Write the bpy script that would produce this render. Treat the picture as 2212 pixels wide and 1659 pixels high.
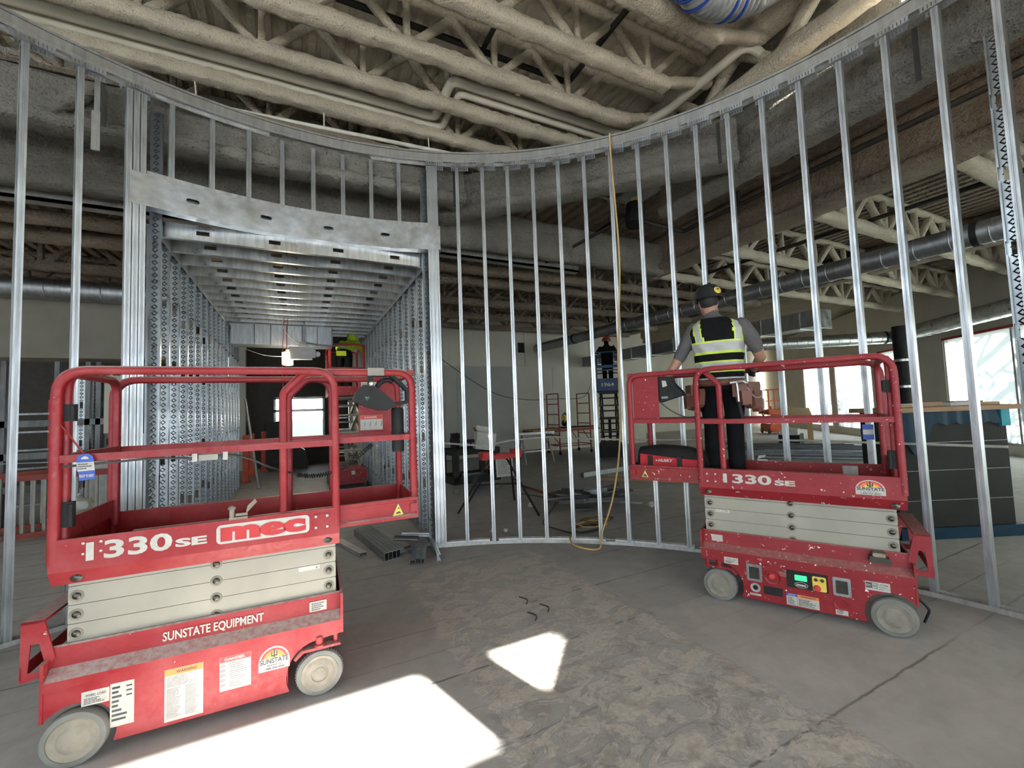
import bpy, bmesh, math, random
from mathutils import Vector, Matrix, noise as mnoise
random.seed(7)
SC = bpy.context.scene
for _o in list(bpy.data.objects): bpy.data.objects.remove(_o, do_unlink=True)
COL = SC.collection
# ---------------------------------------------------------------- camera
FPX = 923.31
RT = Vector((0.8947, -0.4450, -0.0366)); FW = Vector((0.4462, 0.8930, 0.0579))
FW.normalize(); RT = (RT - FW * RT.dot(FW)).normalized(); UP = RT.cross(FW)
_cd = bpy.data.cameras.new('camera'); CAM = bpy.data.objects.new('camera', _cd); COL.objects.link(CAM)
_cd.sensor_fit = 'HORIZONTAL'; _cd.sensor_width = 36.0; _cd.lens = 36.0 * FPX / 2212.0
_cd.clip_start = 0.02; _cd.clip_end = 400
CAM.matrix_world = Matrix(((RT.x, UP.x, -FW.x, 0), (RT.y, UP.y, -FW.y, 0), (RT.z, UP.z, -FW.z, 1.559), (0, 0, 0, 1)))
SC.camera = CAM
# ---------------------------------------------------------------- sky, sun, exposure
_w = bpy.data.worlds.new('sky'); SC.world = _w; _w.use_nodes = True
_bg = _w.node_tree.nodes['Background']
_bg.inputs['Color'].default_value = (0.78, 0.90, 1.0, 1); _bg.inputs['Strength'].default_value = 5.0
SUN_D = Vector((-0.2225, 0.7776, -0.588)).normalized()
_sd = bpy.data.lights.new('sun', 'SUN'); _sd.energy = 75.0; _sd.angle = math.radians(0.7); _sd.color = (1.0, 0.93, 0.82)
_so = bpy.data.objects.new('sun', _sd); COL.objects.link(_so); _so.rotation_euler = SUN_D.to_track_quat('-Z', 'Y').to_euler()
_so.location = (6, -20, 16)
SC.view_settings.view_transform = 'Standard'; SC.view_settings.look = 'None'
SC.view_settings.gamma = 1.0; SC.view_settings.use_curve_mapping = False
SC.view_settings.exposure = 0.62
try:
    SC.cycles.use_denoising = True; SC.cycles.denoiser = 'OPENIMAGEDENOISE'
    SC.cycles.max_bounces = 9; SC.cycles.diffuse_bounces = 6; SC.cycles.glossy_bounces = 4; SC.cycles.transmission_bounces = 5
    SC.cycles.sample_clamp_indirect = 12.0; SC.cycles.caustics_reflective = False; SC.cycles.caustics_refractive = False
except Exception: pass
# ---------------------------------------------------------------- mesh helpers
V = Vector
class MB:
    """collects vertices and faces for ONE mesh object"""
    def __init__(s): s.v = []; s.f = []; s.m = []
    def add(s, vs, fs, m=0):
        b = len(s.v); s.v += [tuple(x) for x in vs]; s.f += [tuple(b + i for i in f) for f in fs]; s.m += [m] * len(fs); return s
    def box(s, lo, hi, m=0, M=None):
        x0, y0, z0 = lo; x1, y1, z1 = hi
        if x0 > x1: x0, x1 = x1, x0
        if y0 > y1: y0, y1 = y1, y0
        if z0 > z1: z0, z1 = z1, z0
        vs = [V(p) for p in ((x0,y0,z0),(x1,y0,z0),(x1,y1,z0),(x0,y1,z0),(x0,y0,z1),(x1,y0,z1),(x1,y1,z1),(x0,y1,z1))]
        if M is not None: vs = [M @ p for p in vs]
        return s.add(vs, [(0,3,2,1),(4,5,6,7),(0,1,5,4),(1,2,6,5),(2,3,7,6),(3,0,4,7)], m)
    def cbox(s, c, d, m=0, M=None): return s.box([c[i]-d[i]/2 for i in range(3)], [c[i]+d[i]/2 for i in range(3)], m, M)
    def prism(s, poly, fn, a, b, m=0):
        """poly: 2d outline; fn(u,v,t)->xyz, extruded from t=a to t=b"""
        n = len(poly); vs = [fn(u, v, a) for u, v in poly] + [fn(u, v, b) for u, v in poly]
        fs = [tuple(range(n))[::-1], tuple(range(n, 2*n))] + [(i, (i+1) % n, n+(i+1) % n, n+i) for i in range(n)]
        return s.add(vs, fs, m)
    def sweep(s, path, prof, ref=(0,0,1), closed=False, m=0, caps=True):
        """sweep a 2d profile (a along ref, b along tangent x ref) along path"""
        path = [V(p) for p in path]; n = len(path); k = len(prof); ref = V(ref).normalized(); vs = []
        for i, p in enumerate(path):
            if closed: t = (path[(i+1) % n] - path[i-1])
            else: t = path[min(i+1, n-1)] - path[max(i-1, 0)]
            t.normalize(); b = t.cross(ref)
            if b.length < 1e-5: b = t.orthogonal()
            b.normalize(); a = b.cross(t)
            sc = 1.0
            if 0 < i < n-1 or closed:
                c = (path[(i+1) % n] - p).normalized().dot((p - path[i-1]).normalized()); sc = 1/ max(.5, math.sqrt(max(0, (1+c)/2)))
            for pa, pb in prof: vs.append(p + a*pa + b*pb*sc)
        fs = []
        for i in range(n if closed else n-1):
            j = (i+1) % n
            for q in range(k): fs.append((i*k+q, i*k+(q+1) % k, j*k+(q+1) % k, j*k+q))
        if caps and not closed: fs += [tuple(range(k))[::-1], tuple((n-1)*k+q for q in range(k))]
        return s.add(vs, fs, m)
    def tube(s, path, r, seg=8, m=0, closed=False):
        """round tube with parallel transport"""
        path = [V(p) for p in path]; n = len(path); vs = []; a = None
        rr = r if isinstance(r, (list, tuple)) else [r]*n
        for i, p in enumerate(path):
            t = (path[(i+1) % n] - path[i-1]) if closed else path[min(i+1, n-1)] - path[max(i-1, 0)]
            if t.length < 1e-9: t = V((0,0,1))
            t.normalize()
            a = t.orthogonal().normalized() if a is None else (a - t*a.dot(t)).normalized()
            b = t.cross(a)
            for q in range(seg):
                th = 2*math.pi*q/seg; vs.append(p + (a*math.cos(th) + b*math.sin(th))*rr[i])
        fs = []
        for i in range(n if closed else n-1):
            j = (i+1) % n
            for q in range(seg): fs.append((i*seg+q, i*seg+(q+1) % seg, j*seg+(q+1) % seg, j*seg+q))
        if not closed: fs += [tuple(range(seg))[::-1], tuple((n-1)*seg+q for q in range(seg))]
        return s.add(vs, fs, m)
    def cyl(s, c0, c1, r, seg=16, m=0, r1=None): return s.tube([c0, c1], [r, r if r1 is None else r1], seg, m)
    def lathe(s, prof, c, ax, seg=20, m=0):
        """prof: (radius, offset along axis)"""
        ax = V(ax).normalized(); a = ax.orthogonal().normalized(); b = ax.cross(a); c = V(c); k = len(prof); vs = []
        for q in range(seg):
            th = 2*math.pi*q/seg
            for r, h in prof: vs.append(c + ax*h + (a*math.cos(th)+b*math.sin(th))*max(r, 1e-4))
        fs = [(q*k+i, ((q+1) % seg)*k+i, ((q+1) % seg)*k+i+1, q*k+i+1) for q in range(seg) for i in range(k-1)]
        return s.add(vs, fs, m)
    def xf(s, M): s.v = [tuple(M @ V(p)) for p in s.v]; return s
    def mesh(s, name, mats, smooth=35):
        me = bpy.data.meshes.new(name); me.from_pydata(s.v, [], s.f)
        for mt in (mats if isinstance(mats, (list, tuple)) else [mats]): me.materials.append(mt)
        if any(s.m): me.polygons.foreach_set('material_index', s.m)
        bm = bmesh.new(); bm.from_mesh(me); bmesh.ops.recalc_face_normals(bm, faces=bm.faces); bm.to_mesh(me); bm.free()
        if smooth:
            me.polygons.foreach_set('use_smooth', [True]*len(me.polygons)); me.set_sharp_from_angle(angle=math.radians(smooth))
        me.update(); return me
    def obj(s, name, mats, parent=None, smooth=35, label=None):
        o = bpy.data.objects.new(name, s.mesh(name, mats, smooth)); COL.objects.link(o)
        if parent is not None: o.parent = parent
        if label: o['label'] = label
        return o
def ell(mb, c, r, n=10, m=12, R=None):
    vs = []; c = V(c)
    for i in range(n+1):
        t = math.pi*i/n
        for j in range(m):
            a = 2*math.pi*j/m; p = V((r[0]*math.sin(t)*math.cos(a), r[1]*math.sin(t)*math.sin(a), r[2]*math.cos(t)))
            vs.append(c + (R @ p if R else p))
    fs = [(i*m+j, i*m+(j+1) % m, (i+1)*m+(j+1) % m, (i+1)*m+j) for i in range(n) for j in range(m)]
    return mb.add(vs, fs)
def inst(name, me, parent, M=None):
    o = bpy.data.objects.new(name, me); COL.objects.link(o)
    if parent is not None: o.parent = parent
    if M is not None: o.matrix_local = M
    return o
def tag(o, label, cat, group=None, kind=None):
    o['label'] = label; o['category'] = cat
    if group: o['group'] = group
    if kind: o['kind'] = kind
    return o
def thing(name, label, cat, loc=(0,0,0), rz=0.0, group=None, kind=None):
    o = bpy.data.objects.new(name, None); COL.objects.link(o); o.location = loc; o.rotation_euler = (0, 0, rz); o.empty_display_size = .1
    return tag(o, label, cat, group, kind)
def copytree(o, parent=None):
    c = o.copy(); COL.objects.link(c)
    if parent is not None: c.parent = parent
    for ch in o.children: copytree(ch, c)
    return c
def fillet(pts, rad, n=5):
    pts = [V(p) for p in pts]; out = [pts[0]]
    for i in range(1, len(pts)-1):
        p = pts[i]; a = pts[i-1]-p; b = pts[i+1]-p; r = rad[i] if isinstance(rad, (list, tuple)) else rad
        la, lb = a.length, b.length; a.normalize(); b.normalize(); th = a.angle(b)
        d = min(r/math.tan(th/2), la*.48, lb*.48)
        p0 = p+a*d; p1 = p+b*d
        for k in range(n+1):
            t = k/n; out.append(p0*(1-t)**2 + p*2*t*(1-t) + p1*t*t)
    out.append(pts[-1]); return out
def rsq(w, h=None, c=.25):
    """square tube profile with clipped corners"""
    h = h or w; a, b = w/2, h/2; q = min(a, b)*c
    return [(a, b-q), (a-q, b), (-a+q, b), (-a, b-q), (-a, -b+q), (-a+q, -b), (a-q, -b), (a, -b+q)]
def circ(r, n=10): return [(r*math.cos(2*math.pi*i/n), r*math.sin(2*math.pi*i/n)) for i in range(n)]
def rrect(x0, x1, z0, z1, r, n=4):
    out = []
    for cx, cz, a0 in ((x1-r, z1-r, 0), (x0+r, z1-r, 90), (x0+r, z0+r, 180), (x1-r, z0+r, 270)):
        for i in range(n+1):
            a = math.radians(a0+90*i/n); out.append((cx+r*math.cos(a), cz+r*math.sin(a)))
    return out
def catmull(pts, n=8):
    pts = [V(p) for p in pts]; q = [pts[0]]+pts+[pts[-1]]; out = []
    for i in range(1, len(q)-2):
        p0, p1, p2, p3 = q[i-1], q[i], q[i+1], q[i+2]
        for k in range(n):
            t = k/n; out.append(.5*((2*p1)+(p2-p0)*t+(2*p0-5*p1+4*p2-p3)*t*t+(3*p1-p0-3*p2+p3)*t**3))
    out.append(pts[-1]); return out
# ---------------------------------------------------------------- materials
def _nd(t, kind, **k):
    n = t.nodes.new(kind)
    for a, b in k.items():
        if a.startswith('i_'): n.inputs[a[2:].replace('_', ' ')].default_value = b
        else: setattr(n, a, b)
    return n
class Mat:
    """small node-tree writer"""
    def __init__(s, name, rough=.5, metal=0., spec=.5):
        s.mat = bpy.data.materials.new(name); s.mat.use_nodes = True; s.t = s.mat.node_tree; s.p = s.t.nodes['Principled BSDF']
        s.p.inputs['Roughness'].default_value = rough; s.p.inputs['Metallic'].default_value = metal; s.p.inputs['Specular IOR Level'].default_value = spec
        s.tc = _nd(s.t, 'ShaderNodeTexCoord')
    def ln(s, a, b): s.t.links.new(a, b)
    def coord(s, scale=(1,1,1), rot=(0,0,0), kind='Object', loc=(0,0,0)):
        m = _nd(s.t, 'ShaderNodeMapping'); m.inputs['Scale'].default_value = scale; m.inputs['Rotation'].default_value = rot; m.inputs['Location'].default_value = loc
        s.ln(s.tc.outputs[kind], m.inputs['Vector']); return m.outputs[0]
    def noise(s, vec, scale=5, detail=4, rough=.55, dist=0.):
        n = _nd(s.t, 'ShaderNodeTexNoise'); n.inputs['Scale'].default_value = scale; n.inputs['Detail'].default_value = detail
        n.inputs['Roughness'].default_value = rough; n.inputs['Distortion'].default_value = dist; s.ln(vec, n.inputs['Vector']); return n.outputs['Fac']
    def ramp(s, fac, stops):
        r = _nd(s.t, 'ShaderNodeValToRGB'); e = r.color_ramp.elements
        while len(e) < len(stops): e.new(.5)
        for x, (p, c) in zip(e, stops):
            x.position = p; x.color = (c, c, c, 1) if isinstance(c, (int, float)) else (*c, 1)
        s.ln(fac, r.inputs[0]); return r.outputs[0]
    def mix(s, fac, a, b, mode='MIX'):
        n = _nd(s.t, 'ShaderNodeMix', data_type='RGBA', blend_type=mode)
        for sock, val in ((n.inputs[0], fac), (n.inputs[6], a), (n.inputs[7], b)):
            if hasattr(val, 'is_linked'): s.ln(val, sock)
            elif isinstance(val, (int, float)): sock.default_value = val if sock is n.inputs[0] else (val, val, val, 1)
            else: sock.default_value = (*val, 1)
        return n.outputs[2]
    def math(s, op, a, b=0., c=None):
        n = _nd(s.t, 'ShaderNodeMath', operation=op)
        for i, val in enumerate((a, b) if c is None else (a, b, c)):
            if hasattr(val, 'is_linked'): s.ln(val, n.inputs[i])
            else: n.inputs[i].default_value = val
        return n.outputs[0]
    def sep(s, vec):
        n = _nd(s.t, 'ShaderNodeSeparateXYZ'); s.ln(vec, n.inputs[0]); return n.outputs
    def color(s, c):
        if hasattr(c, 'is_linked'): s.ln(c, s.p.inputs['Base Color'])
        else: s.p.inputs['Base Color'].default_value = (*c, 1)
    def rough(s, r): s.ln(r, s.p.inputs['Roughness'])
    def bump(s, h, strength=.3, dist=.01):
        b = _nd(s.t, 'ShaderNodeBump'); b.inputs['Strength'].default_value = strength; b.inputs['Distance'].default_value = dist
        s.ln(h, b.inputs['Height']); s.ln(b.outputs[0], s.p.inputs['Normal'])
def plain(name, c, rough=.5, metal=0., c2=None, scale=8, bump=0., bscale=60, detail=4, spec=.5, stretch=(1,1,1)):
    m = Mat(name, rough, metal, spec); vec = m.coord(stretch); n = m.noise(vec, scale, detail)
    c2 = c2 or tuple(x*.78 for x in c)
    m.color(m.mix(m.ramp(n, [(.35, 0), (.65, 1)]), c2, c))
    if bump: m.bump(m.noise(m.coord(), bscale, 3), bump, .01)
    return m.mat
def glow(name, c, strength):
    m = Mat(name); m.color((0,0,0)); m.p.inputs['Emission Color'].default_value = (*c, 1); m.p.inputs['Emission Strength'].default_value = strength; return m.mat
MT = {}
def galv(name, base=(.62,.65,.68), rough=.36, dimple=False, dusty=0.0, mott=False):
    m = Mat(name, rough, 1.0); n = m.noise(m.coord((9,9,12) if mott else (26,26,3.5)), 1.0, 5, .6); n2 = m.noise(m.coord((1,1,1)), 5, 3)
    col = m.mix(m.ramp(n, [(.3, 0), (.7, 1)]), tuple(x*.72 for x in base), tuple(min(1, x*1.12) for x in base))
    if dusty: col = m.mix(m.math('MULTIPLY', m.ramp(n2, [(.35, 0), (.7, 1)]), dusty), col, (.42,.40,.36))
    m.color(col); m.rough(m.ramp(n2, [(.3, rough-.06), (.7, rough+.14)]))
    if dimple:
        # embossed lozenges down the middle of the web: x across the web (|x|<.02), z along
        o = m.sep(m.coord((1,1,1)))
        az = m.math('SUBTRACT', m.math('FRACT', m.math('MULTIPLY', o[2], 1/.060)), .5)
        ax = m.math('MULTIPLY', o[0], 1/.060); d = m.math('ADD', m.math('ABSOLUTE', az), m.math('ABSOLUTE', ax))
        rg = m.math('SUBTRACT', 1.0, m.math('MULTIPLY', m.math('ABSOLUTE', m.math('SUBTRACT', d, .33)), 9.0)); rg = m.math('MAXIMUM', rg, 0.)
        m.bump(rg, 1.0, .008); m.color(m.mix(m.math('MULTIPLY', rg, .75), col, (.10,.105,.11)))
    else: m.bump(m.noise(m.coord((60,60,4)), 1, 2), .05, .004)
    return m.mat
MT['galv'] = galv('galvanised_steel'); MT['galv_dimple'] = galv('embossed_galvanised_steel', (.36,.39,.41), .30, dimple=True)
MT['galv_dusty'] = galv('dusty_galvanised_steel', (.56,.57,.56), .5, dusty=.8); MT['galv_dark'] = galv('dull_galvanised_steel', (.38,.40,.42), .42)
MT['galv_plate'] = galv('mottled_galvanised_plate', (.60,.64,.68), .34, mott=True)
MT['galv_duct'] = galv('duct_steel', (.62,.64,.65), .30)
def paint(name, base, dust=.35, chips=(.80,.72,.70), chipamt=.70, rough=.42):
    m = Mat(name, rough); vec = m.coord(); n = m.noise(vec, 4, 5, .6); n2 = m.noise(vec, 38, 5, .65); n3 = m.noise(m.coord((9,9,60)), 1, 4)
    col = m.mix(m.ramp(n, [(.3, 0), (.75, 1)]), tuple(x*.80 for x in base), base)
    col = m.mix(m.math('MULTIPLY', m.ramp(n3, [(.52, 0), (.75, 1)]), .35), col, tuple(x*.55 for x in base))
    geo = _nd(m.t, 'ShaderNodeNewGeometry'); nz = m.sep(geo.outputs['Normal'])[2]
    top = m.math('MULTIPLY', m.ramp(nz, [(.35, 0), (.72, 1)]), m.ramp(n2, [(.30, .35), (.6, 1)]))
    col = m.mix(m.math('MULTIPLY', m.ramp(n, [(.45, 0), (.8, 1)]), dust*.38), col, (.34,.26,.25))
    col = m.mix(m.math('MULTIPLY', top, min(1, dust*2.0)), col, (.42,.39,.37))
    big = m.noise(vec, 7, 2); chip = m.math('MULTIPLY', m.ramp(n2, [(chipamt, 0), (chipamt+.03, 1)]), m.ramp(big, [(.45, 0), (.55, 1)]))
    col = m.mix(chip, col, chips); m.color(col)
    m.rough(m.ramp(n2, [(.3, rough-.08), (.7, rough+.25)])); m.bump(n2, .06, .003); return m.mat
MT['red'] = paint('dusty_red_paint', (.31,.007,.013), .42); MT['red2'] = paint('chipped_red_paint', (.27,.006,.014), .16, (.85,.80,.78), .635)
MT['reddark'] = paint('worn_red_paint', (.30,.014,.022), .30)
MT['cream'] = plain('cream_scissor_paint', (.33,.32,.27), .5, c2=(.275,.265,.225), scale=3)
MT['black'] = plain('black_plastic', (.012,.012,.013), .6, c2=(.022,.022,.023), spec=.25); MT['rubber'] = plain('grey_rubber', (.18,.185,.175), .8, c2=(.14,.145,.135), bump=.1)
MT['wheel'] = plain('dusty_wheel_face', (.25,.23,.19), .75, c2=(.18,.165,.135), scale=14, bump=.15); MT['pin'] = plain('dark_pin_steel', (.10,.095,.08), .35, .9)
MT['white'] = plain('white_vinyl', (.50,.49,.455), .55, c2=(.41,.40,.365), scale=25); MT['ink'] = plain('black_ink', (.03,.03,.035), .6, c2=(.08,.08,.08))
MT['grayink'] = plain('grey_ink', (.30,.30,.30), .7); MT['orange'] = plain('orange_vinyl', (.80,.24,.06), .5); MT['yellow'] = plain('yellow_vinyl', (.80,.60,.10), .5)
MT['blue'] = plain('blue_vinyl', (.03,.09,.45), .5); MT['redvinyl'] = plain('red_vinyl', (.62,.05,.05), .5)
MT['bolt'] = plain('zinc_bolt', (.55,.50,.45), .4, .7); MT['redflat'] = plain('red_letter_paint', (.46,.025,.030), .5)
def fireproof(name, c1, c2, bs=55, bump=.6, pits=True):
    m = Mat(name, .95, 0, .1); vec = m.coord(); n = m.noise(vec, 2.2, 5, .6); f = m.noise(vec, bs, 4, .6); f2 = m.noise(vec, bs*.3, 3, .6)
    col = m.mix(m.ramp(n, [(.3, 0), (.7, 1)]), c2, c1)
    if pits: col = m.mix(m.ramp(f, [(.28, 1), (.42, 0)]), col, tuple(x*.55 for x in c2))
    m.color(col); m.bump(m.math('ADD', m.math('MULTIPLY', f, .8), f2), bump*1.5, .035); return m.mat
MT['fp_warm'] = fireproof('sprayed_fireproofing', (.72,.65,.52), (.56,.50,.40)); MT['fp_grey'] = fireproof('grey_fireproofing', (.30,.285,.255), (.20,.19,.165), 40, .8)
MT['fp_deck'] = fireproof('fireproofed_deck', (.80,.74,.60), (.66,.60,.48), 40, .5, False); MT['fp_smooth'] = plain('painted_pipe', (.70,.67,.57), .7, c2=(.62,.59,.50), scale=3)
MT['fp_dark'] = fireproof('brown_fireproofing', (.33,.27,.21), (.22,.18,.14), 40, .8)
MT['drywall'] = plain('grey_drywall', (.46,.46,.44), .9, c2=(.42,.42,.40), scale=1.5); MT['drywall_w'] = plain('cream_wall_paint', (.66,.63,.54), .9, c2=(.58,.55,.47), scale=1.0)
MT['wood'] = plain('pine_wood', (.50,.34,.18), .7, c2=(.40,.25,.13), scale=3, stretch=(1,12,12)); MT['ply'] = plain('plywood', (.42,.28,.17), .75, c2=(.33,.21,.12), scale=4)
MT['pipe_dark'] = plain('black_iron_pipe', (.05,.045,.04), .5, .4); MT['cord'] = plain('yellow_cord', (.62,.42,.16), .6); MT['cord_dark'] = plain('dark_cord', (.05,.05,.05), .6)
MT['paper'] = plain('card_box', (.62,.62,.60), .9, c2=(.52,.51,.48)); MT['brownbox'] = plain('brown_card', (.40,.26,.14), .9)
# ================================================================ the room shell
def floor_mat():
    m = Mat('stained_concrete', .72, 0, .35); co = m.coord(); o = m.sep(co)
    n1 = m.noise(co, .9, 6, .62); n2 = m.noise(co, 6, 6, .65); n3 = m.noise(co, 40, 4, .6)
    col = m.mix(m.ramp(n1, [(.3, 0), (.7, 1)]), (.37,.362,.362), (.48,.47,.466))
    col = m.mix(m.math('MULTIPLY', m.ramp(n2, [(.4, 0), (.75, 1)]), .35), col, (.235,.225,.222))
    # old tile lines running left to right
    wob = m.math('MULTIPLY', m.math('SUBTRACT', n2, .5), .03)
    g = m.math('ABSOLUTE', m.math('SUBTRACT', m.math('FRACT', m.math('MULTIPLY', m.math('ADD', m.math('ADD', o[1], wob), .25), 1/.614)), .5))
    seg = m.noise(m.coord((.55, 3.3, 1)), 1.0, 2)
    ln = m.math('MULTIPLY', m.ramp(g, [(.0, 1), (.006, .8), (.018, 0)]), m.ramp(seg, [(.42, .08), (.58, .85)]))
    g2 = m.math('ABSOLUTE', m.math('SUBTRACT', m.math('FRACT', m.math('MULTIPLY', m.math('ADD', m.math('ADD', o[1], wob), .565), 1/.614)), .5))
    seg2 = m.noise(m.coord((.45, 2.9, 1), loc=(7, 3, 0)), 1.0, 2)
    ln = m.math('MAXIMUM', ln, m.math('MULTIPLY', m.ramp(g2, [(.0, .8), (.006, .55), (.016, 0)]), m.ramp(seg2, [(.50, 0), (.66, .6)])))
    col = m.mix(ln, col, (.085,.078,.072))
    # strip of old adhesive
    edge = m.math('MULTIPLY', m.math('SUBTRACT', m.noise(co, 2.2, 5, .65), .5), 1.1)
    d = m.math('ABSOLUTE', m.math('SUBTRACT', o[0], 1.58)); inside = m.ramp(m.math('ADD', m.math('SUBTRACT', .74, d), m.math('MULTIPLY', edge, .35)), [(.0, 0), (.06, 1)])
    near = m.ramp(m.math('ADD', m.math('MULTIPLY', o[1], -.25), 1.12), [(.0, 0), (.12, 1)])
    blot = m.noise(m.coord((4.2, 6.8, 1)), 1.0, 9, .72, .8); thr = m.ramp(blot, [(.46, 0), (.50, 1)])
    mask = m.math('MULTIPLY', m.math('MULTIPLY', inside, thr), near)
    near2 = m.ramp(m.math('ADD', m.math('MULTIPLY', o[1], -.5), 1.35), [(.0, 0), (.5, 1)])
    col = m.mix(m.math('MULTIPLY', mask, .85), col, m.mix(m.ramp(n3, [(.3, 0), (.7, 1)]), (.44,.41,.38), (.62,.59,.55)))
    col = m.mix(m.math('MULTIPLY', m.math('MULTIPLY', near2, inside), m.math('MULTIPLY', m.ramp(n2, [(.5, 0), (.62, 1)]), .45)), col, (.19,.168,.15))
    m.color(col)
    h = m.math('ADD', m.math('MULTIPLY', mask, m.math('ADD', .5, blot)), m.math('MULTIPLY', n3, .12)); m.bump(h, .55, .016)
    m.rough(m.ramp(n2, [(.3, .6), (.7, .85)])); return m.mat
MT['floor'] = floor_mat()
fl = MB().box((-12, -9, -.2), (32, 24, 0)).obj('floor', MT['floor'], smooth=0)
tag(fl, 'bare concrete floor with dark tile lines and rough adhesive patches', 'floor', kind='structure')
def ruff(a, b, w, h, amp=.02, step=.13, seed=0, ring=12, taper=None, square=.55):
    """sprayed member from a to b; returns MB with a lumpy rounded section w wide, h high"""
    a, b = V(a), V(b); L = (b-a).length; n = max(2, int(L/step)); t = (b-a).normalized(); up = V((0,0,1))
    s = t.cross(up)
    if s.length < .05: s = V((1,0,0))
    s.normalize(); u = s.cross(t); mb = MB(); vs = []
    for i in range(n+1):
        p = a + (b-a)*(i/n); k = 1.0
        for q in range(ring):
            th = 2*math.pi*q/ring; c, sn = math.cos(th), math.sin(th)
            cc = math.copysign(abs(c)**square, c); ss = math.copysign(abs(sn)**square, sn)
            base = p + s*(cc*w/2) + u*(ss*h/2)
            d = mnoise.noise(base*5.0 + V((seed, seed*2.3, 0)))*.55 + mnoise.noise(base*16 + V((0, seed, seed)))*.5 + mnoise.noise(base*38 + V((seed, 0, seed)))*.28
            vs.append(base + (s*cc + u*ss)*(d*amp))
    fs = [(i*ring+q, i*ring+(q+1) % ring, (i+1)*ring+(q+1) % ring, (i+1)*ring+q) for i in range(n) for q in range(ring)]
    fs += [tuple(range(ring)), tuple(n*ring+q for q in range(ring))]
    return mb.add(vs, fs)
def deck_mb(x0, x1, y0, y1, z, pitch=.155, d=.045, th=.05):
    prof = []; x = x0
    while x < x1:
        prof += [(x, z), (x+pitch*.50, z), (x+pitch*.62, z+d), (x+pitch*.88, z+d)]; x += pitch
    prof.append((x, z)); mb = MB(); ny = max(1, int((y1-y0)/1.5)); vs = []
    for j in range(ny+1):
        y = y0 + (y1-y0)*j/ny; vs += [(px, y, pz) for px, pz in prof]
    k = len(prof); mb.add(vs, [(j*k+i, j*k+i+1, (j+1)*k+i+1, (j+1)*k+i) for j in range(ny) for i in range(k-1)])
    mb.box((x0, y0, z+d+.004), (x, y1, z+d+th)); return mb
# ---------------- high roof above the round room
HZ = 5.97; CHZ = 5.35
ceil = deck_mb(-7.0, 5.05, -4.3, 7.2, HZ).obj('ceiling', MT['fp_deck'], smooth=0)
tag(ceil, 'high corrugated roof deck with sprayed beige bar joists above the round room', 'ceiling', kind='structure')
def bar_joist(parent, y, x0, x1, zb, zt, node0, panel, mat, w=.19, h=.16, end=None, seed=0, ww=.085, name='bar_joist', endl=None, step=.11):
    j = ruff((x0, y, zb), (x1, y, zb), w*.93, h*.95, .030, step, seed, 14).obj(name, mat, parent, 70)
    ruff((x0-.0, y, zt+.03), ((end[0] if end else x1), y, zt+.03), w*.62, h*.55, .015, .2, seed+3).obj('top_chord', mat, j, 70)
    k = math.ceil((x0 - node0)/panel)
    while node0 + k*panel < x1 - .05:
        x = node0 + k*panel
        ruff((x, y, zb), (x, y, zt), ww*.95, ww*.95, .012, .12, seed+k, 8).obj('web_member', mat, j, 70)
        for s in (-1, 1):
            xe = x + s*panel*.5
            if x0 - .2 < xe < (end[0] if end else x1):
                ruff((x+s*.03, y, zb+.02), (xe, y, zt-.02), ww*1.15, ww*1.15, .014, .14, seed+k+s, 8).obj('web_member', mat, j, 70)
        k += 1
    if end: ruff((x1-.06, y, zb+.02), (end[0], y, end[1]), w*.62, h*.72, .016, .12, seed+9, 10).obj('end_brace', mat, j, 70)
    return j
for i, y in enumerate([6.75, 6.12, 5.49, 4.87, 4.21, 3.51, 2.80, 2.10, 1.40, .70]):
    bar_joist(ceil, y, -3.6 if y > 2 else -2.0, 3.95, CHZ, 5.86, .03 - (.35 if i % 2 else 0), 1.0, MT['fp_warm'], end=(4.72, 5.62), seed=i*11.3, step=.055 if 2 < y < 6 else .12, ww=.075)
# girder that carries the joist ends
g = ruff((4.78, -3.0, 5.30), (4.78, 7.0, 5.30), .22, .20, .03, .12, 77).obj('girder', MT['fp_warm'], ceil, 70)
ruff((4.78, -3.0, 5.80), (4.78, 7.0, 5.80), .26, .22, .03, .2, 78).obj('top_chord', MT['fp_warm'], g, 70)
for i in range(9):
    y = -1.1 + i*.95
    ruff((4.78, y, 5.32), (4.78, y+.45, 5.78), .14, .14, .02, .12, i, 8).obj('web_member', MT['fp_warm'], g, 70)
    ruff((4.78, y+.9, 5.32), (4.78, y+.45, 5.78), .14, .14, .02, .12, i+.5, 8).obj('web_member', MT['fp_warm'], g, 70)
# ---------------- lower roof around it
LZ = 4.86
low = MB()
d2 = deck_mb(-11, 5.1, 5.35, 17.8, LZ, .2, .05); low.add(d2.v, d2.f)
for k in range(38):
    xa = 5.12 + k*.6; ya = max(-6.0, 2.35 + 1.169*(xa-13.9) - .32)
    if ya < 17: d2 = deck_mb(xa, xa+.58, ya, 17.8, LZ, .2, .05); low.add(d2.v, d2.f)
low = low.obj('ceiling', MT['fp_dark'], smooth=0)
tag(low, 'lower roof deck with dark sprayed joists and beams outside the round room', 'ceiling', kind='structure')
def ibeam(a, b, w, h, zt, mat, seed, name):
    """sprayed wide-flange beam hanging below zt"""
    a, b = V((a[0], a[1], 0)), V((b[0], b[1], 0)); o = ruff(a+V((0,0,zt-h/2)), b+V((0,0,zt-h/2)), w*.62, h, .03, .14, seed, 12, square=.45).obj(name, mat, low, 70)
    ruff(a+V((0,0,zt-h+.07)), b+V((0,0,zt-h+.07)), w, .15, .035, .12, seed+5, 12).obj('bottom_flange', mat, o, 70)
    return o
ZB = 4.24
ibeam((-6.5, 5.18), (1.95, 5.18), .30, .52, ZB+.52, MT['fp_grey'], 3, 'ring_beam')
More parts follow.
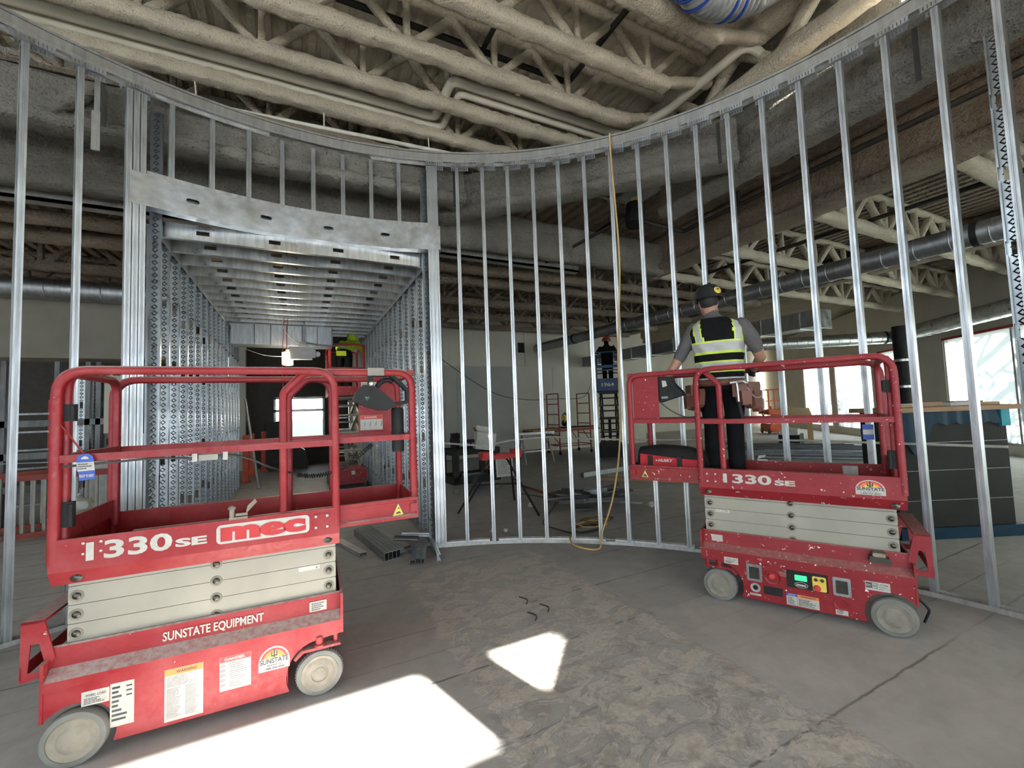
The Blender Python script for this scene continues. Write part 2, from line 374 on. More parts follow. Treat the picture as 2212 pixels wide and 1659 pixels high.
ibeam((1.86, 5.72), (4.52, 3.06), .32, .60, ZB+.60, MT['fp_grey'], 14, 'ring_beam')
ibeam((4.82, 4.4), (4.82, -3.5), .32, .62, ZB+.62, MT['fp_grey'], 25, 'ring_beam')
ruff((-8, 6.1, 4.38), (6.4, 6.1, 4.38), .26, .62, .03, .2, 31, 12, square=.35).obj('back_beam', MT['fp_grey'], low, 70)
MB().box((-8, 6.44, 4.06), (1.9, 6.58, 4.10)).box((-8, 6.44, 4.06), (4.7, 6.455, 4.19)).box((1.9, 6.44, 4.06), (4.7, 6.58, 4.10)).obj('ledger_angle', MT['galv_dusty'], low, 0)
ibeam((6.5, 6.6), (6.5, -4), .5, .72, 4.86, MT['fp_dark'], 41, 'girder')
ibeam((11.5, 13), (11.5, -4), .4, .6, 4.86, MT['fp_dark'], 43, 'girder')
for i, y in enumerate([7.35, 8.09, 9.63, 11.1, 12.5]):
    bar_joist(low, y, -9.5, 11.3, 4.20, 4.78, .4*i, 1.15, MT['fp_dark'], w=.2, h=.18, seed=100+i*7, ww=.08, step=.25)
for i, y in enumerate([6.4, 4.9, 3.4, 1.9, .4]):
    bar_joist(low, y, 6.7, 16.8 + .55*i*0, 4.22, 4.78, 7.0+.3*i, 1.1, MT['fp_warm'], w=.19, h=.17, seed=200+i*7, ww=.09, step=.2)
bk_ = ruff((-1.95, 5.05, 4.36), (-1.62, 4.98, 4.62), .12, .12, .02, .08, 9, 10).obj('beam_brace', MT['fp_grey'], low, 70)
MB().box((-1.62, 4.90, 4.30), (-1.58, 5.06, 4.66)).box((-1.63, 4.88, 3.98), (-1.57, 4.90, 4.34)).obj('brace_plate', MT['galv_dusty'], bk_, 0)
MT['reflector'] = plain('white_sun_reflector', (.78,.77,.74), .8, c2=(.70,.69,.66), scale=2)  # bright sheet added over the lower roof to throw sunlight onto the high ceiling
rfl = MB()
for k in range(38):
    xa = 5.16 + k*.6; ya = max(-6.0, 2.35 + 1.169*(xa-13.9) - .32)
    if ya < 17: rfl.box((xa, ya, LZ+.105), (xa+.6, 17.8, LZ+.125))
tag(rfl.obj('ceiling_reflector', MT['reflector'], smooth=0), 'white membrane added unseen on the lower roof to bounce sun through the clerestory', 'roof', kind='structure')
# bulkheads between the two roof levels
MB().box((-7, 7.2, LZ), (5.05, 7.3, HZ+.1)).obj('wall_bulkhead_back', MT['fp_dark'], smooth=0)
tag(bpy.data.objects['wall_bulkhead_back'], 'sprayed bulkhead between the high and low roofs at the back', 'wall', kind='structure')
bh = MB().box((5.05, 1.7, LZ), (5.15, 7.3, HZ+.1)).box((5.05, -4.3, LZ), (5.15, 1.7, LZ+.15)).box((5.05, -4.3, HZ-.08), (5.15, 1.7, HZ+.1))
for y in (-4.3, -2.4, -.5): bh.box((5.05, y, LZ), (5.15, y+.08, HZ))
tag(bh.obj('wall_bulkhead_right', MT['fp_grey'], smooth=0), 'clerestory bulkhead above the right hand ring beam', 'wall', kind='structure')
# ---------------- walls
def wall(name, mb, mat, label): return tag(mb.obj(name, mat, smooth=0), label, 'wall', kind='structure')
bw = wall('wall_back', MB().box((1.55, 13.32, 0), (12.7, 13.5, 4.9)), MT['drywall_w'], 'long back wall of grey drywall sheets below cream painted board')
for i, (x0, x1) in enumerate([(1.56, 4.2), (4.21, 4.62), (4.63, 6.72), (6.73, 8.30), (8.31, 10.5), (10.51, 12.69)]):
    MB().box((x0+.004, 13.30, .02), (x1-.004, 13.32, 3.03 if i else 4.2)).obj('drywall_sheet', MT['drywall'] if i < 3 else MT['drywall_w'], bw, 0)
for i in range(4): MB().box((1.6+2.8*i, 13.305, 3.04), (4.38+2.8*i, 13.32, 4.25)).obj('drywall_sheet', MT['drywall_w'], bw, 0)
wall('wall_end', MB().box((12.55, 13.5, 0), (12.7, 17.5, 4.86)), MT['drywall_w'], 'white return wall at the end of the back wall')
wall('wall_corner', MB().box((5.0, -4.6, 0), (8.3, -4.4, 4.9)), MT['drywall_w'], 'short wall closing the corner behind the right lift')
wall('wall_far', MB().box((12.7, 17.5, 0), (28, 17.7, 4.86)).box((1.5, 13.5, 0), (1.7, 15.6, 4.86)), MT['drywall_w'], 'far cream wall speckled with sunlight beside the windows')
# behind the camera: storefront with high windows that let the sun in
YB = -4.2; wb = MB()
YO = YB-.03
wb.box((-7, YO, 2.6), (5.2, YB, 4.64)).box((-7, YO, 5.155), (5.2, YB, 6.1)).box((-7, YO, 4.6), (1.05, YB, 5.155)).box((2.57, YO, 4.6), (3.04, YB, 5.155)).box((3.80, YO, 4.6), (5.2, YB, 5.155))
wb.prism([(2.98, 4.6), (3.87, 4.6), (3.87, 5.36), (2.98, 4.79)], lambda u, v, t: (u, t, v), YO+.004, YB-.004)
for x in (-7, -4.6, -2.2, .2, 2.6, 5.0): wb.box((x, YB-.2, 0), (x+.2, YB, 2.6))
wall('wall_front', wb, MT['drywall_w'], 'storefront wall behind the photographer with high windows')
MB().box((-9, -10.5, 3.0), (7, YB-.2, 3.2)).obj('ceiling_sunblocker', MT['fp_smooth'], smooth=0)  # slab added out of view to keep direct sun off the low openings
tag(bpy.data.objects['ceiling_sunblocker'], 'flat canopy added out of view outside the storefront', 'sunblocker', kind='structure')
wl = MB().box((-7.2, YB, 3.3), (-7, 7.3, 4.35)).box((-7.2, YB, 5.88), (-7, 7.3, 6.1))
for y in (-4.2, -1.9, .4, 2.7): wl.box((-7.2, y, 0), (-7, y+.2, 3.3))
for y in (-4.2, -.7, 2.8, 6.3): wl.box((-7.2, y, 4.3), (-7, y+.2, 5.9))  # posts of the high openings, added out of view for more light from above
wl.box((-7.2, -1.9, 0), (-7, 7.3, 3.3)).box((-7.2, -4.2, 0), (-7, 7.3, .9))
wall('wall_left', wl, MT['drywall_w'], 'left glazed wall of the round room, unseen, high openings added for overhead light')
MT['shadewall'] = plain('shade_darkened_wall', (.050,.046,.042), .9)  # the unlit depth of the back room is put into this wall colour
wall('wall_side', MB().box((-11, 15.5, 0), (-.72, 15.7, 4.86)).box((.76, 15.5, 0), (1.7, 15.7, 4.86)).box((-.72, 15.5, 0), (.76, 15.7, .74)).box((-.72, 15.5, 2.2), (.76, 15.7, 4.86)).box((-11.2, 5.3, 0), (-11, 15.7, 4.86)), MT['shadewall'], 'rear wall of the back room on the left, coloured dark for deep shade')
mg = Mat('clear_glass', .02); mg.color((.95,.97,.97)); mg.p.inputs['Transmission Weight'].default_value = 1.0; mg.p.inputs['IOR'].default_value = 1.05; MT['glass'] = mg.mat
wf = MB().box((-.72, 15.58, .74), (.76, 15.59, 2.2)).obj('window_7', MT['glass'], smooth=0); tag(wf, 'blown out bright window at the far end of the corridor', 'window', kind='structure')
for a_, b_ in (((-.72, 15.54, 1.72), (.76, 15.64, 1.80)), ((-.72, 15.54, .74), (-.66, 15.64, 2.2)), ((.70, 15.54, .74), (.76, 15.64, 2.2)), ((-.72, 15.54, 2.13), (.76, 15.64, 2.2)), ((-.72, 15.54, .74), (.76, 15.64, .80))): MB().box(a_, b_).obj('window_frame', MT['galv_dark'], wf, 0)
# window wall on the right, at an angle
WA = V((13.9, 2.35, 0)); WD = V((.65, .76, 0)).normalized(); WN = V((WD.y, -WD.x, 0))
WM = Matrix.Translation(WA) @ Matrix(((WD.x, -WN.x, 0, 0), (WD.y, -WN.y, 0, 0), (0, 0, 1, 0), (0, 0, 0, 1)))
wr = MB(); spans = []; s = -8.0
WINS = [(-7.0, -4.4), (-3.9, -.9), (-.3, 3.97), (5.68, 7.14), (7.62, 10.42), (10.85, 13.63)]
ends = [-9.0] + [v for w_ in WINS for v in w_] + [19.5]
for a, b in zip(ends[0::2], ends[1::2]): wr.box((a, -.2, 0), (b, 0, 4.9), M=WM)
for a, b in WINS: wr.box((a, -.2, 3.05), (b, 0, 4.9), M=WM).box((a, -.2, 0), (b, 0, .25), M=WM)
wr = wall('wall_right', wr, MT['drywall_w'], 'angled cream window wall on the far right')
mw = Mat('translucent_window_film', .6); mw.t.nodes.remove(mw.p); tl = _nd(mw.t, 'ShaderNodeBsdfTranslucent'); tl.inputs[0].default_value = (.34,.37,.37,1)
mw.ln(tl.outputs[0], mw.t.nodes['Material Output'].inputs[0]); MT['film'] = mw.mat
MT['redtape'] = plain('red_tape', (.50,.03,.05), .6)
for i, (a, b) in enumerate(WINS):
    w_ = MB().box((a, -.10, .25), (b, -.09, 3.05), M=WM).obj('window_%d' % (i+1), MT['film'], smooth=0)
    tag(w_, ['window film out of view', 'window film by the right edge', 'widest bright window with tree shadows behind the wrapped pallet', 'bright window left of the black column', 'tall bright window seen through the right lift railing', 'bright window furthest along the angled wall'][i], 'window', kind='structure')
    fr = MB()
    for q in (a, b-.05): fr.box((q, -.14, .25), (q+.05, -.02, 3.05), M=WM)
    fr.box((a, -.14, .25), (b, -.02, .30), M=WM); fr.obj('window_frame', MT['galv_duct'], w_, 0)
    if b-a > 3: MB().box(((a+b)/2-.03, -.13, .3), ((a+b)/2+.03, -.05, 3.05), M=WM).obj('mullion', MT['galv_duct'], w_, 0)
    MB().box((a-.02, -.02, 3.05), (b+.02, .012, 3.11), M=WM).obj('red_tape_strip', MT['redtape'], w_, 0)
# ================================================================ curved stud wall and corridor framing
CX, CY, RW = .283, .912, 4.12
def pol(r, deg, z=0.): a = math.radians(deg); return V((CX + r*math.cos(a), CY + r*math.sin(a), z))
def cee(depth, fl=.041, th=.0022, lip=.011, groove=True):
    """C-stud outline; web along u (depth) at v=0, flanges towards +v"""
    d = depth/2; g = .0035 if groove else 0
    out = [(-d, 0), (d, 0), (d, fl*.3), (d-g, fl*.36), (d-g, fl*.44), (d, fl*.5), (d-g, fl*.58), (d-g, fl*.66), (d, fl*.72), (d, fl), (d-lip, fl), (d-lip, fl-th), (d-th-g*1.1, fl-th), (d-th-g*1.1, th), (-d+th+g*1.1, th), (-d+th+g*1.1, fl-th), (-d+lip, fl-th), (-d+lip, fl), (-d, fl), (-d, fl*.72), (-d+g, fl*.66), (-d+g, fl*.58), (-d, fl*.5), (-d+g, fl*.44), (-d+g, fl*.36), (-d, fl*.3)]
    return out
def stud_mesh(name, depth, L, mat, holes=(), hh=.10, hw=.038, fl=.041, dimple_mat=None):
    """upright stud along z from 0 to L; web in the xz plane at y=0 (u=x), flanges towards +y. holes: z centres of web knock-outs"""
    mb = MB(); out = cee(depth, fl); fn = lambda u, v, t: (u, v, t); cuts = [0.]
    for h in holes: cuts += [h-hh/2, h+hh/2]
    cuts.append(L)
    for i in range(0, len(cuts)-1):
        a, b = cuts[i], cuts[i+1]
        if i % 2 == 0: mb.prism(out, fn, a, b)
        else:
            d = depth/2; th = .0022
            mb.box((-d, 0, a), (-hw/2, th, b)).box((hw/2, 0, a), (d, th, b))
            for s in (-1, 1): mb.box((s*d, 0, a), (s*(d-.003), fl, b))
    return mb.mesh(name, [mat], 20)
def frame_M(deg, r, z, flip=False):
    """stud with its web along the radius: local x -> outward radial, y -> tangential, z up"""
    a = math.radians(deg); rd = V((math.cos(a), math.sin(a), 0)); tg = V((-math.sin(a), math.cos(a), 0))
    if flip: tg = -tg; 
    p = pol(r, deg, z)
    return Matrix(((rd.x, tg.x, 0, p.x), (rd.y, tg.y, 0, p.y), (0, 0, 1, p.z), (0, 0, 0, 1)))
cw = thing('curved_wall_frame', 'tall curved partition frame of galvanised metal studs with a wide door header', 'wall framing', (CX, CY, 0))
cw_inv = Matrix.Translation((-CX, -CY, 0))
SH = 4.53
ST = stud_mesh('stud', .092, SH-.03, MT['galv'])
angs = [68.8 - 4.268*k for k in range(0, 24)] + [116.57 + 4.27*k for k in range(0, 9)] 
for a in angs: inst('stud', ST, cw, cw_inv @ frame_M(a + .28, RW+.046, .02))
for a0 in (112.6, 111.93, 111.26): inst('jamb_stud', ST, cw, cw_inv @ frame_M(a0, RW+.046 - (.0 if a0 != 111.93 else .004), .02))
for a0 in (73.85, 73.27, 72.68): inst('jamb_stud', ST, cw, cw_inv @ frame_M(a0, RW+.046 - (.0 if a0 != 73.27 else .004), .02))
inst('jamb_stud', stud_mesh('jamb_stud', .092, SH-.03, MT['galv_dimple'], holes=(1.0, 2.2, 3.2)), cw, cw_inv @ Matrix.Translation((1.40, 5.02, .02)) @ Matrix.Rotation(0, 4, 'Z'))
inst('jamb_stud', bpy.data.meshes['jamb_stud'], cw, cw_inv @ Matrix.Translation((-1.20, 4.99, .02)))
# tracks: channel swept along the arc
def arc(r, a0, a1, z, n=None):
    n = n or max(2, int(abs(a1-a0)/2)); return [pol(r, a0+(a1-a0)*i/n, z) - V((CX, CY, 0)) for i in range(n+1)]
def chan(w, h, th=.003, up=True):
    s = 1 if up else -1; d = w/2
    return [(0, -d), (0, d), (s*h, d), (s*h, d-th), (s*th, d-th), (s*th, -d+th), (s*h, -d+th), (s*h, -d)]
A0, A1 = -29.6, 151.0
mb = MB(); mb.sweep(arc(RW+.046, A0, 74.2, .001), chan(.098, .036)).obj('bottom_track', MT['galv_dusty'], cw, 20)
MB().sweep(arc(RW+.046, 111.0, A1, .001), chan(.098, .036)).obj('bottom_track', MT['galv_dusty'], cw, 20)
MB().sweep(arc(RW+.046, A0, A1, 4.675, 90), chan(.104, .10, up=False)).obj('top_track', MT['galv_dusty'], cw, 20)
MB().sweep(arc(RW+.052, A0, A1, 4.60, 90), [(-.002, -.060), (-.002, .060), (.004, .060), (.004, -.060)]).obj('slip_plate', MT['galv'], cw, 20)
MB().sweep(arc(RW+.046, A0, A1, 4.685, 90), [(-.006, -.062), (-.006, .062), (.014, .062), (.014, -.062)]).obj('top_plate', MT['galv_dusty'], cw, 20)
# slotted slip clips at each stud head
cm = MB()
for zz, yy in ((0, 0),):
    n = 9; L = .215; cm.box((-.002, -L/2, .026), (.0025, L/2, .048))
    for i in range(n): cm.box((-.002, -L/2+L*(i+.14)/n, -.004), (.0025, -L/2+L*(i+.86)/n, .026))
    cm.box((-.002, -L/2, -.012), (.0025, L/2, -.004)); cm.box((-.002, -L/2, .046), (.03, L/2, .050))
CLM = cm.mesh('slotted_clip', [MT['galv']], 0)
for a in angs[:19] + angs[24:29] + [112.0, 73.2]:
    for rr in (RW-.004, RW+.100): inst('slotted_clip', CLM, cw, cw_inv @ frame_M(a + random.uniform(-.25, .25), rr, 4.542 + random.uniform(-.004, .004)))
# hanger straps behind the head of the wall
for a in (68.0+.9, 47.4, 27.3, 6.5): MB().box((-.004, -.018, 0), (.004, .018, .45), M=cw_inv @ frame_M(a+.9, RW+.16, 4.10)).obj('hanger_strap', MT['pipe_dark'], cw, 0)
# header over the opening
H0, H1 = 112.85, 72.4; hz0, hz1 = 3.485, 3.775
def hdr_pt(a, z, r): return pol(r, a, z) - V((CX, CY, 0))
hd = MB(); rin, rout = RW-.012, RW-.008; NH = 40
def hband(a0, a1, z0, z1, n):
    vs = []
    for i in range(n+1):
        a = a0+(a1-a0)*i/n; vs += [hdr_pt(a, z0, rin), hdr_pt(a, z1, rin), hdr_pt(a, z0, rout), hdr_pt(a, z1, rout)]
    fs = []
    for i in range(n):
        b = i*4; fs += [(b, b+4, b+5, b+1), (b+2, b+3, b+7, b+6), (b, b+2, b+6, b+4), (b+1, b+5, b+7, b+3)]
    fs += [(0, 1, 3, 2), (n*4, n*4+2, n*4+3, n*4+1)]; hd.add(vs, fs)
hole_a = [106.55, 98.03, 89.65, 81.23]; hw_ = .72; hz = 3.632; hh_ = .020
hband(H0, H1, hz0, hz-hh_, NH); hband(H0, H1, hz+hh_, hz1, NH)
edges = [H0] + [x for a in hole_a for x in (a+hw_, a-hw_)] + [H1]
for i in range(0, len(edges), 2): hband(edges[i], edges[i+1], hz-hh_, hz+hh_, 10)
for a in hole_a:      # rounded ends of the slots
    for s in (1, -1):
        for t in (1, -1):
            pts = [(a+s*hw_, hz+t*hh_)] + [(a+s*(hw_ - .28*(1-math.cos(q*math.pi/2/5))), hz+t*hh_*(math.sin(q*math.pi/2/5))) for q in range(6)]
            hd.add([hdr_pt(u, z, rin) for u, z in pts] + [hdr_pt(u, z, rout) for u, z in pts], [tuple(range(7)), tuple(range(13, 6, -1))])
hd.sweep(arc(RW+.046, H0, H1, hz0, NH), [(0, -.056), (0, .056), (.003, .056), (.003, -.056)]).sweep(arc(RW+.046, H0, H1, hz1, NH), [(0, -.056), (0, .056), (-.003, .056), (-.003, -.056)])
hd.sweep(arc(RW+.10, H0, H1, (hz0+hz1)/2, NH), [(-.145, -.002), (-.145, .002), (.145, .002), (.145, -.002)])
hd.obj('header_beam', MT['galv_plate'], cw, 20)
MB().sweep(arc(RW+.046, 111.2, 73.9, 3.778, NH), chan(.100, .034)).obj('header_track', MT['galv'], cw, 20)
CS = stud_mesh('cripple_stud', .092, SH-3.79, MT['galv'])
for a in (108.19, 103.86, 99.58, 95.36, 91.16, 86.92, 82.69, 78.36): inst('cripple_stud', CS, cw, cw_inv @ frame_M(a+.28, RW+.046, 3.782))
# white foam shims in the bottom track
MT['foam'] = plain('white_sill_foam', (.80,.82,.84), .7)
SHM = MB().box((-.034, -.052, 0), (.034, .052, .022)).mesh('sill_shim', [MT['foam']], 0)
for k in range(9):
    for q in (-.32, 0, .32):
        if random.random() < .88: inst('sill_shim', SHM, cw, cw_inv @ frame_M(70.8 - 4.268*k + q*4.268, RW+.046+random.uniform(-.006, .006), .032))
# loose dimpled stud behind the right end
inst('backing_stud', stud_mesh('backing_stud', .092, 3.9, MT['galv_dimple'], holes=(.5, 1.1, 1.7, 2.3, 2.85, 3.4)), cw, cw_inv @ frame_M(2.0, RW+.20, .28) @ Matrix.Rotation(math.radians(96), 4, 'Z'))
# ---------------------------------------------------------------- corridor
cr = thing('corridor_frame', 'metal stud corridor running back from the opening, with embossed side studs and ceiling joists', 'wall framing', (0, 5.0, 0))
def CRM(x, y, z, rz=0): return Matrix.Translation((x, y-5.0, z)) @ Matrix.Rotation(rz, 4, 'Z')
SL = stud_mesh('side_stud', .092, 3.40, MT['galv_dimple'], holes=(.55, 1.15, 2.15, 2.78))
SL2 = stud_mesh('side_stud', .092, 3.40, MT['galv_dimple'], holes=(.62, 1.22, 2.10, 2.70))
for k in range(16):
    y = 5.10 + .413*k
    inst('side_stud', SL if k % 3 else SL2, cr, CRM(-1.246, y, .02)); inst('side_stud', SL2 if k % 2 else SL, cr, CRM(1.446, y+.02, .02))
for x in (-1.246, 1.446):
    MB().box((x-.05, 5.05-5, 0), (x+.05, 11.5-5, .003)).box((x-.05, .05, 0), (x-.047, 6.5, .035)).box((x+.047, .05, 0), (x+.05, 6.5, .035)).obj('floor_track', MT['galv_dusty'], cr, 0)
    MB().box((x-.05, .02, 3.42), (x+.05, 6.5, 3.423)).box((x-.051, .02, 3.36), (x-.047, 6.5, 3.42)).box((x+.047, .02, 3.36), (x+.051, 6.5, 3.42)).obj('head_track', MT['galv'], cr, 0)
    s = 1 if x < 0 else -1
    MB().box((x+s*.051, .02, 3.33), (x+s*.055, 6.5, 3.50)).obj('rim_track', MT['galv'], cr, 0)
JM = MB(); jl = 2.56; ph = .152; hx = [-.95, -.32, .31, .94]      # ceiling joist: channel with punched rectangles
cuts = [-jl/2] + [v for h in hx for v in (h-.055, h+.055)] + [jl/2]
for i in range(len(cuts)-1):
    a, b = cuts[i], cuts[i+1]
    if i % 2 == 0: JM.box((a, -.0012, 0), (b, .0012, ph))
    else: JM.box((a, -.0012, 0), (b, .0012, ph*.36)).box((a, -.0012, ph*.64), (b, .0012, ph))
JM.box((-jl/2, -.0012, 0), (jl/2, .05, .0024)).box((-jl/2, -.0012, ph-.0024), (jl/2, .05, ph)).box((-jl/2, .0476, 0), (jl/2, .05, .012)).box((-jl/2, .0476, ph-.012), (jl/2, .05, ph))
JM = JM.mesh('ceiling_joist', [MT['galv_duct']], 0)
for k in range(14): inst('ceiling_joist', JM, cr, CRM(.10, 5.10 + .405*k, 3.345))
# ================================================================ scissor lifts
def text_geo(s, bold=0.0, shear=0.0, space=1.0):
    cu = bpy.data.curves.new('t', 'FONT'); cu.body = s; cu.size = 1; cu.offset = bold; cu.shear = shear; cu.space_character = space; cu.resolution_u = 3
    ob = bpy.data.objects.new('t', cu); COL.objects.link(ob); dg = bpy.context.evaluated_depsgraph_get()
    me = bpy.data.meshes.new_from_object(ob.evaluated_get(dg)); vs = [v.co.copy() for v in me.vertices]; fs = [tuple(p.vertices) for p in me.polygons]
    bpy.data.objects.remove(ob, do_unlink=True); bpy.data.curves.remove(cu); bpy.data.meshes.remove(me)
    x0 = min(v.x for v in vs); x1 = max(v.x for v in vs); y0 = min(v.y for v in vs); y1 = max(v.y for v in vs)
    return [((v.x-x0)/(x1-x0), (v.y-y0)/(y1-y0)) for v in vs], fs
def text_on(name, s, fn, mat, parent, bold=0.0, shear=0., space=1.0, label=None, chipped=False):
    """lettering laid on a surface; fn(u,v) maps the unit box to the surface"""
    uv, fs = text_geo(s, bold, shear, space); return MB().add([fn(u, v) for u, v in uv], fs).obj(name, mat, parent, 0, label)
def lines_mb(mb, xa, xb, z0, z1, fn, rows, seed=1, fill=.92, m=0):
    rnd = random.Random(seed); h = (z1-z0)/rows
    for r in range(rows):
        u = xa; zz = z1 - h*(r+.75); end = xa + (xb-xa)*rnd.uniform(.55, fill if r % 4 else 1)
        while (u < end) == (xb > xa) and u != end:
            w = (xb-xa)*rnd.uniform(.06, .2); w = w if abs(u+w-xa) < abs(end-xa) else end-u
            mb.add([fn(u, zz), fn(u+w, zz), fn(u+w, zz+h*.5), fn(u, zz+h*.5)], [(0,1,2,3)], m); u += w*1.12
            if abs(w) < abs(xb-xa)*.02: break
    return mb
def scissor_lift(name, label, loc, rz, sg, e, red, which):
    """local x forward (to the extension), z up; n is measured to the side seen (y = sg*n)"""
    T = thing(name, label, 'scissor lift', loc, rz); RED = red; W_ = .338; LM = 1.263; XE = LM + e
    P = lambda x, n, z: (x, sg*n, z); fn = lambda u, v, t: (u, sg*t, v)
    # ---- chassis
    arcR = [(.12+.147*math.cos(math.radians(a)), .12+.147*math.sin(math.radians(a))) for a in range(145, -31, -12)]
    arcF = [(1.15+.168*math.cos(math.radians(a)), .13+.168*math.sin(math.radians(a))) for a in range(204, 84, -12)]
    side = [(0, .205)] + arcR + [(.255, .055), (.99, .058)] + arcF + [(1.27, .31), (1.27, .345), (0, .345)]
    ch = MB()
    for s in (1, -1):
        ch.prism(side, lambda u, v, t, s=s: (u, s*t, v), .33, .356)
        ch.prism([(.33, .345), (.362, .345), (.362, .385), (.305, .425), (.30, .515), (.292, .522), (.286, .515), (.286, .40)], lambda u, v, t, s=s: (t, s*u, v), 0.0, 1.268)
    ch.box((.27, -.33, .06), (.99, .33, .40)).box((.0, -.33, .30), (1.26, .33, .40)).box((1.262, -.36, .31), (1.276, .36, .528)).box((-.008, -.36, .21), (.004, .36, .47))
    ch = ch.obj('chassis', RED, T, 25)
    # ---- wheels
    for x, nf, steer in ((.12, .388, 0), (1.15, .374, 1)):
        for s in (1, -1):
            prof = [(.02, -.07), (.105, -.07), (.118, -.062), (.122, -.05), (.122, -.014), (.117, -.003), (.108, 0), (.096, 0)]
            w = MB().lathe([(r, h) for r, h in prof], P(x, s*nf, .122), P(0, s, 0), 36)
            if steer and s == 1:
                for k in range(48):   # tread blocks
                    a = 2*math.pi*k/48; c, sn = math.cos(a), math.sin(a)
                    w.cyl(P(x+c*.121, nf-.055, .122+sn*.121), P(x+c*.121, nf-.018, .122+sn*.121), .0045, 5)
            w = w.obj('wheel', MT['rubber'], T, 35)
            MB().lathe([(.0, .004), (.03, .004), (.034, .001), (.040, .001), (.044, .006), (.070, .003), (.078, -.002), (.094, .002), (.098, -.004)] if steer and which == 'near' else [(.0, .006), (.03, .006), (.055, .003), (.060, .0), (.085, .001), (.090, .003), (.099, -.004)], P(x, s*nf, .122), P(0, s, 0), 36).obj('hub', MT['wheel'], w, 30)
            if steer:
                MB().prism([(1.02, .225), (1.06, .262), (1.255, .262), (1.262, .25), (1.07, .248), (1.03, .215)], lambda u, v, t, s=s: (u, sg*s*t, v), .30, .372).cyl(P(1.15, s*.345, .262), P(1.15, s*.345, .312), .022, 14).cyl(P(1.15, s*.345, .25), P(1.15, s*.345, .27), .032, 14).cyl(P(1.235, s*.34, .262), P(1.235, s*.34, .33), .014, 10).obj('steering_bracket', RED, T, 25)
    # ---- scissor arms and pins
    pm = MB().lathe([(0, .012), (.010, .011), (.016, .006), (.017, .0)], (0, 0, 0), P(0, 1, 0), 14).mesh('pivot_pin', [MT['pin']], 40)
    wm = MB().lathe([(0, .0018), (.026, .0018), (.028, 0)], (0, 0, 0), P(0, 1, 0), 18).mesh('pin_washer', [MT['wheel']], 40)
    for s in (1, -1):
        for k in range(5):
            z0 = .427 + .0885*k; h = .086 if k < 4 else .045
            a = MB().prism(rrect(.052, 1.242, z0, z0+h, .006, 2), lambda u, v, t, s=s: (u, sg*s*t, v), .245, .28).prism(rrect(.06, 1.23, z0+.01, z0+h-.004, .006, 2), lambda u, v, t, s=s: (u, sg*s*t, v), .20, .235).obj('scissor_arm', MT['cream'], T, 20)
            if s == 1 and 0 < k < 5:
                for x, dz in ((.084, .040), (.648, .0 if k < 4 else .0), (1.203, .043)):
                    if k == 4 and x != .648: continue
                    zz = z0 + (dz if x != .648 else .0)
                    for me in (wm, pm): inst(me.name.split('.')[0], me, a, Matrix.Translation(P(x, .2802, zz)))
    # ---- platform
    pf = MB(); lip = [(.338, 1.018), (.338, .868), (.302, .80), (.288, .80), (.288, .808), (.326, .875), (.326, 1.018)]
    for s in (1, -1): pf.prism(lip, lambda u, v, t, s=s: (t, s*u, v), 0, LM)
    pf.box((.0, -.33, .872), (LM, .33, .890)).box((0, -.33, .872), (.008, .33, 1.015)).box((.03, -.30, .82), (LM-.03, .30, .872))
    pf = pf.obj('platform', RED, T, 25)
    ex = MB()
    for s in (1, -1):
        ex.prism([(.312, 1.018), (.312, 1.0), (.298, .995), (.298, .915), (.312, .907), (.312, .89), (.284, .89), (.284, 1.018)], lambda u, v, t, s=s: (t, s*u, v), .30, XE)
    ex.box((.75, -.29, .893), (XE, .29, .907)).box((XE-.006, -.312, .89), (XE+.006, .312, 1.018)).box((XE-.045, sg*.298, .93), (XE-.004, sg*.316, .98))
    ex = ex.obj('extension_deck', RED, T, 25)
    # ---- guard rails
    sq = rsq(.042, .042, .35); sqm = rsq(.036, .034, .2)
    for s in (1, -1):
        n = s*.318*sg
        r_ = MB().sweep(fillet([(.012, n, .90), (.012, n, 1.826), (1.247, n, 1.826), (1.247, n, .90)], .12, 6), sq, (0, 1, 0)).obj('side_rail', RED, T, 50)
        MB().box((.02, n-.016, 1.379), (1.245, n+.016, 1.415)).obj('mid_rail', RED, r_, 0)
        x0 = .505 + e; n2 = s*.272*sg
        r2 = MB().sweep(fillet([(x0, n2, .91), (x0, n2, 1.70), (x0+.115, n2, 1.822), (XE-.012, n2, 1.822), (XE-.012, n2, .91)], [0, .06, .08, .10, 0], 5), sq, (0, 1, 0)).obj('extension_rail', RED, T, 50)
        MB().box((x0+.01, n2-.014, 1.386), (XE-.02, n2+.014, 1.420)).obj('mid_rail', RED, r2, 0)
    fr = MB().box((XE-.034, -.27, 1.80), (XE+.004, .27, 1.84)).obj('front_rail', RED, T, 0); MB().box((XE-.03, -.27, 1.386), (XE, .27, 1.42)).obj('mid_rail', RED, fr, 0)
    gt = MB().sweep(fillet([(.035, -.288, .95), (.035, -.288, 1.815), (.035, .288, 1.815), (.035, .288, .95)], .10, 6), rsq(.038, .038, .35), (1, 0, 0)).obj('rear_gate', MT['reddark'], T, 50)
    MB().box((.02, -.285, 1.385), (.05, .285, 1.42)).obj('gate_rail', MT['reddark'], gt, 0)
    MB().box((.02, -.285, 1.0), (.03, .285, 1.10)).obj('gate_plate', MT['reddark'], gt, 0)
    for z0, z1 in ((1.577, 1.66), (1.07, 1.19)):
        MB().box(P(.03, .285, z0), P(.075, .315, z1)).cyl(P(.068, .318, z0+.01), P(.068, .318, z1-.01), .012, 8).obj('gate_hinge', MT['black'], gt, 20)
    # ---- access step at the rear
    st = MB(); outl = [(-.098, .658), (-.018, .655), (.022, .48), (.0, .40), (-.098, .385)]; hole = [(-.072, .425), (-.008, .432), (-.034, .552), (-.064, .552)]
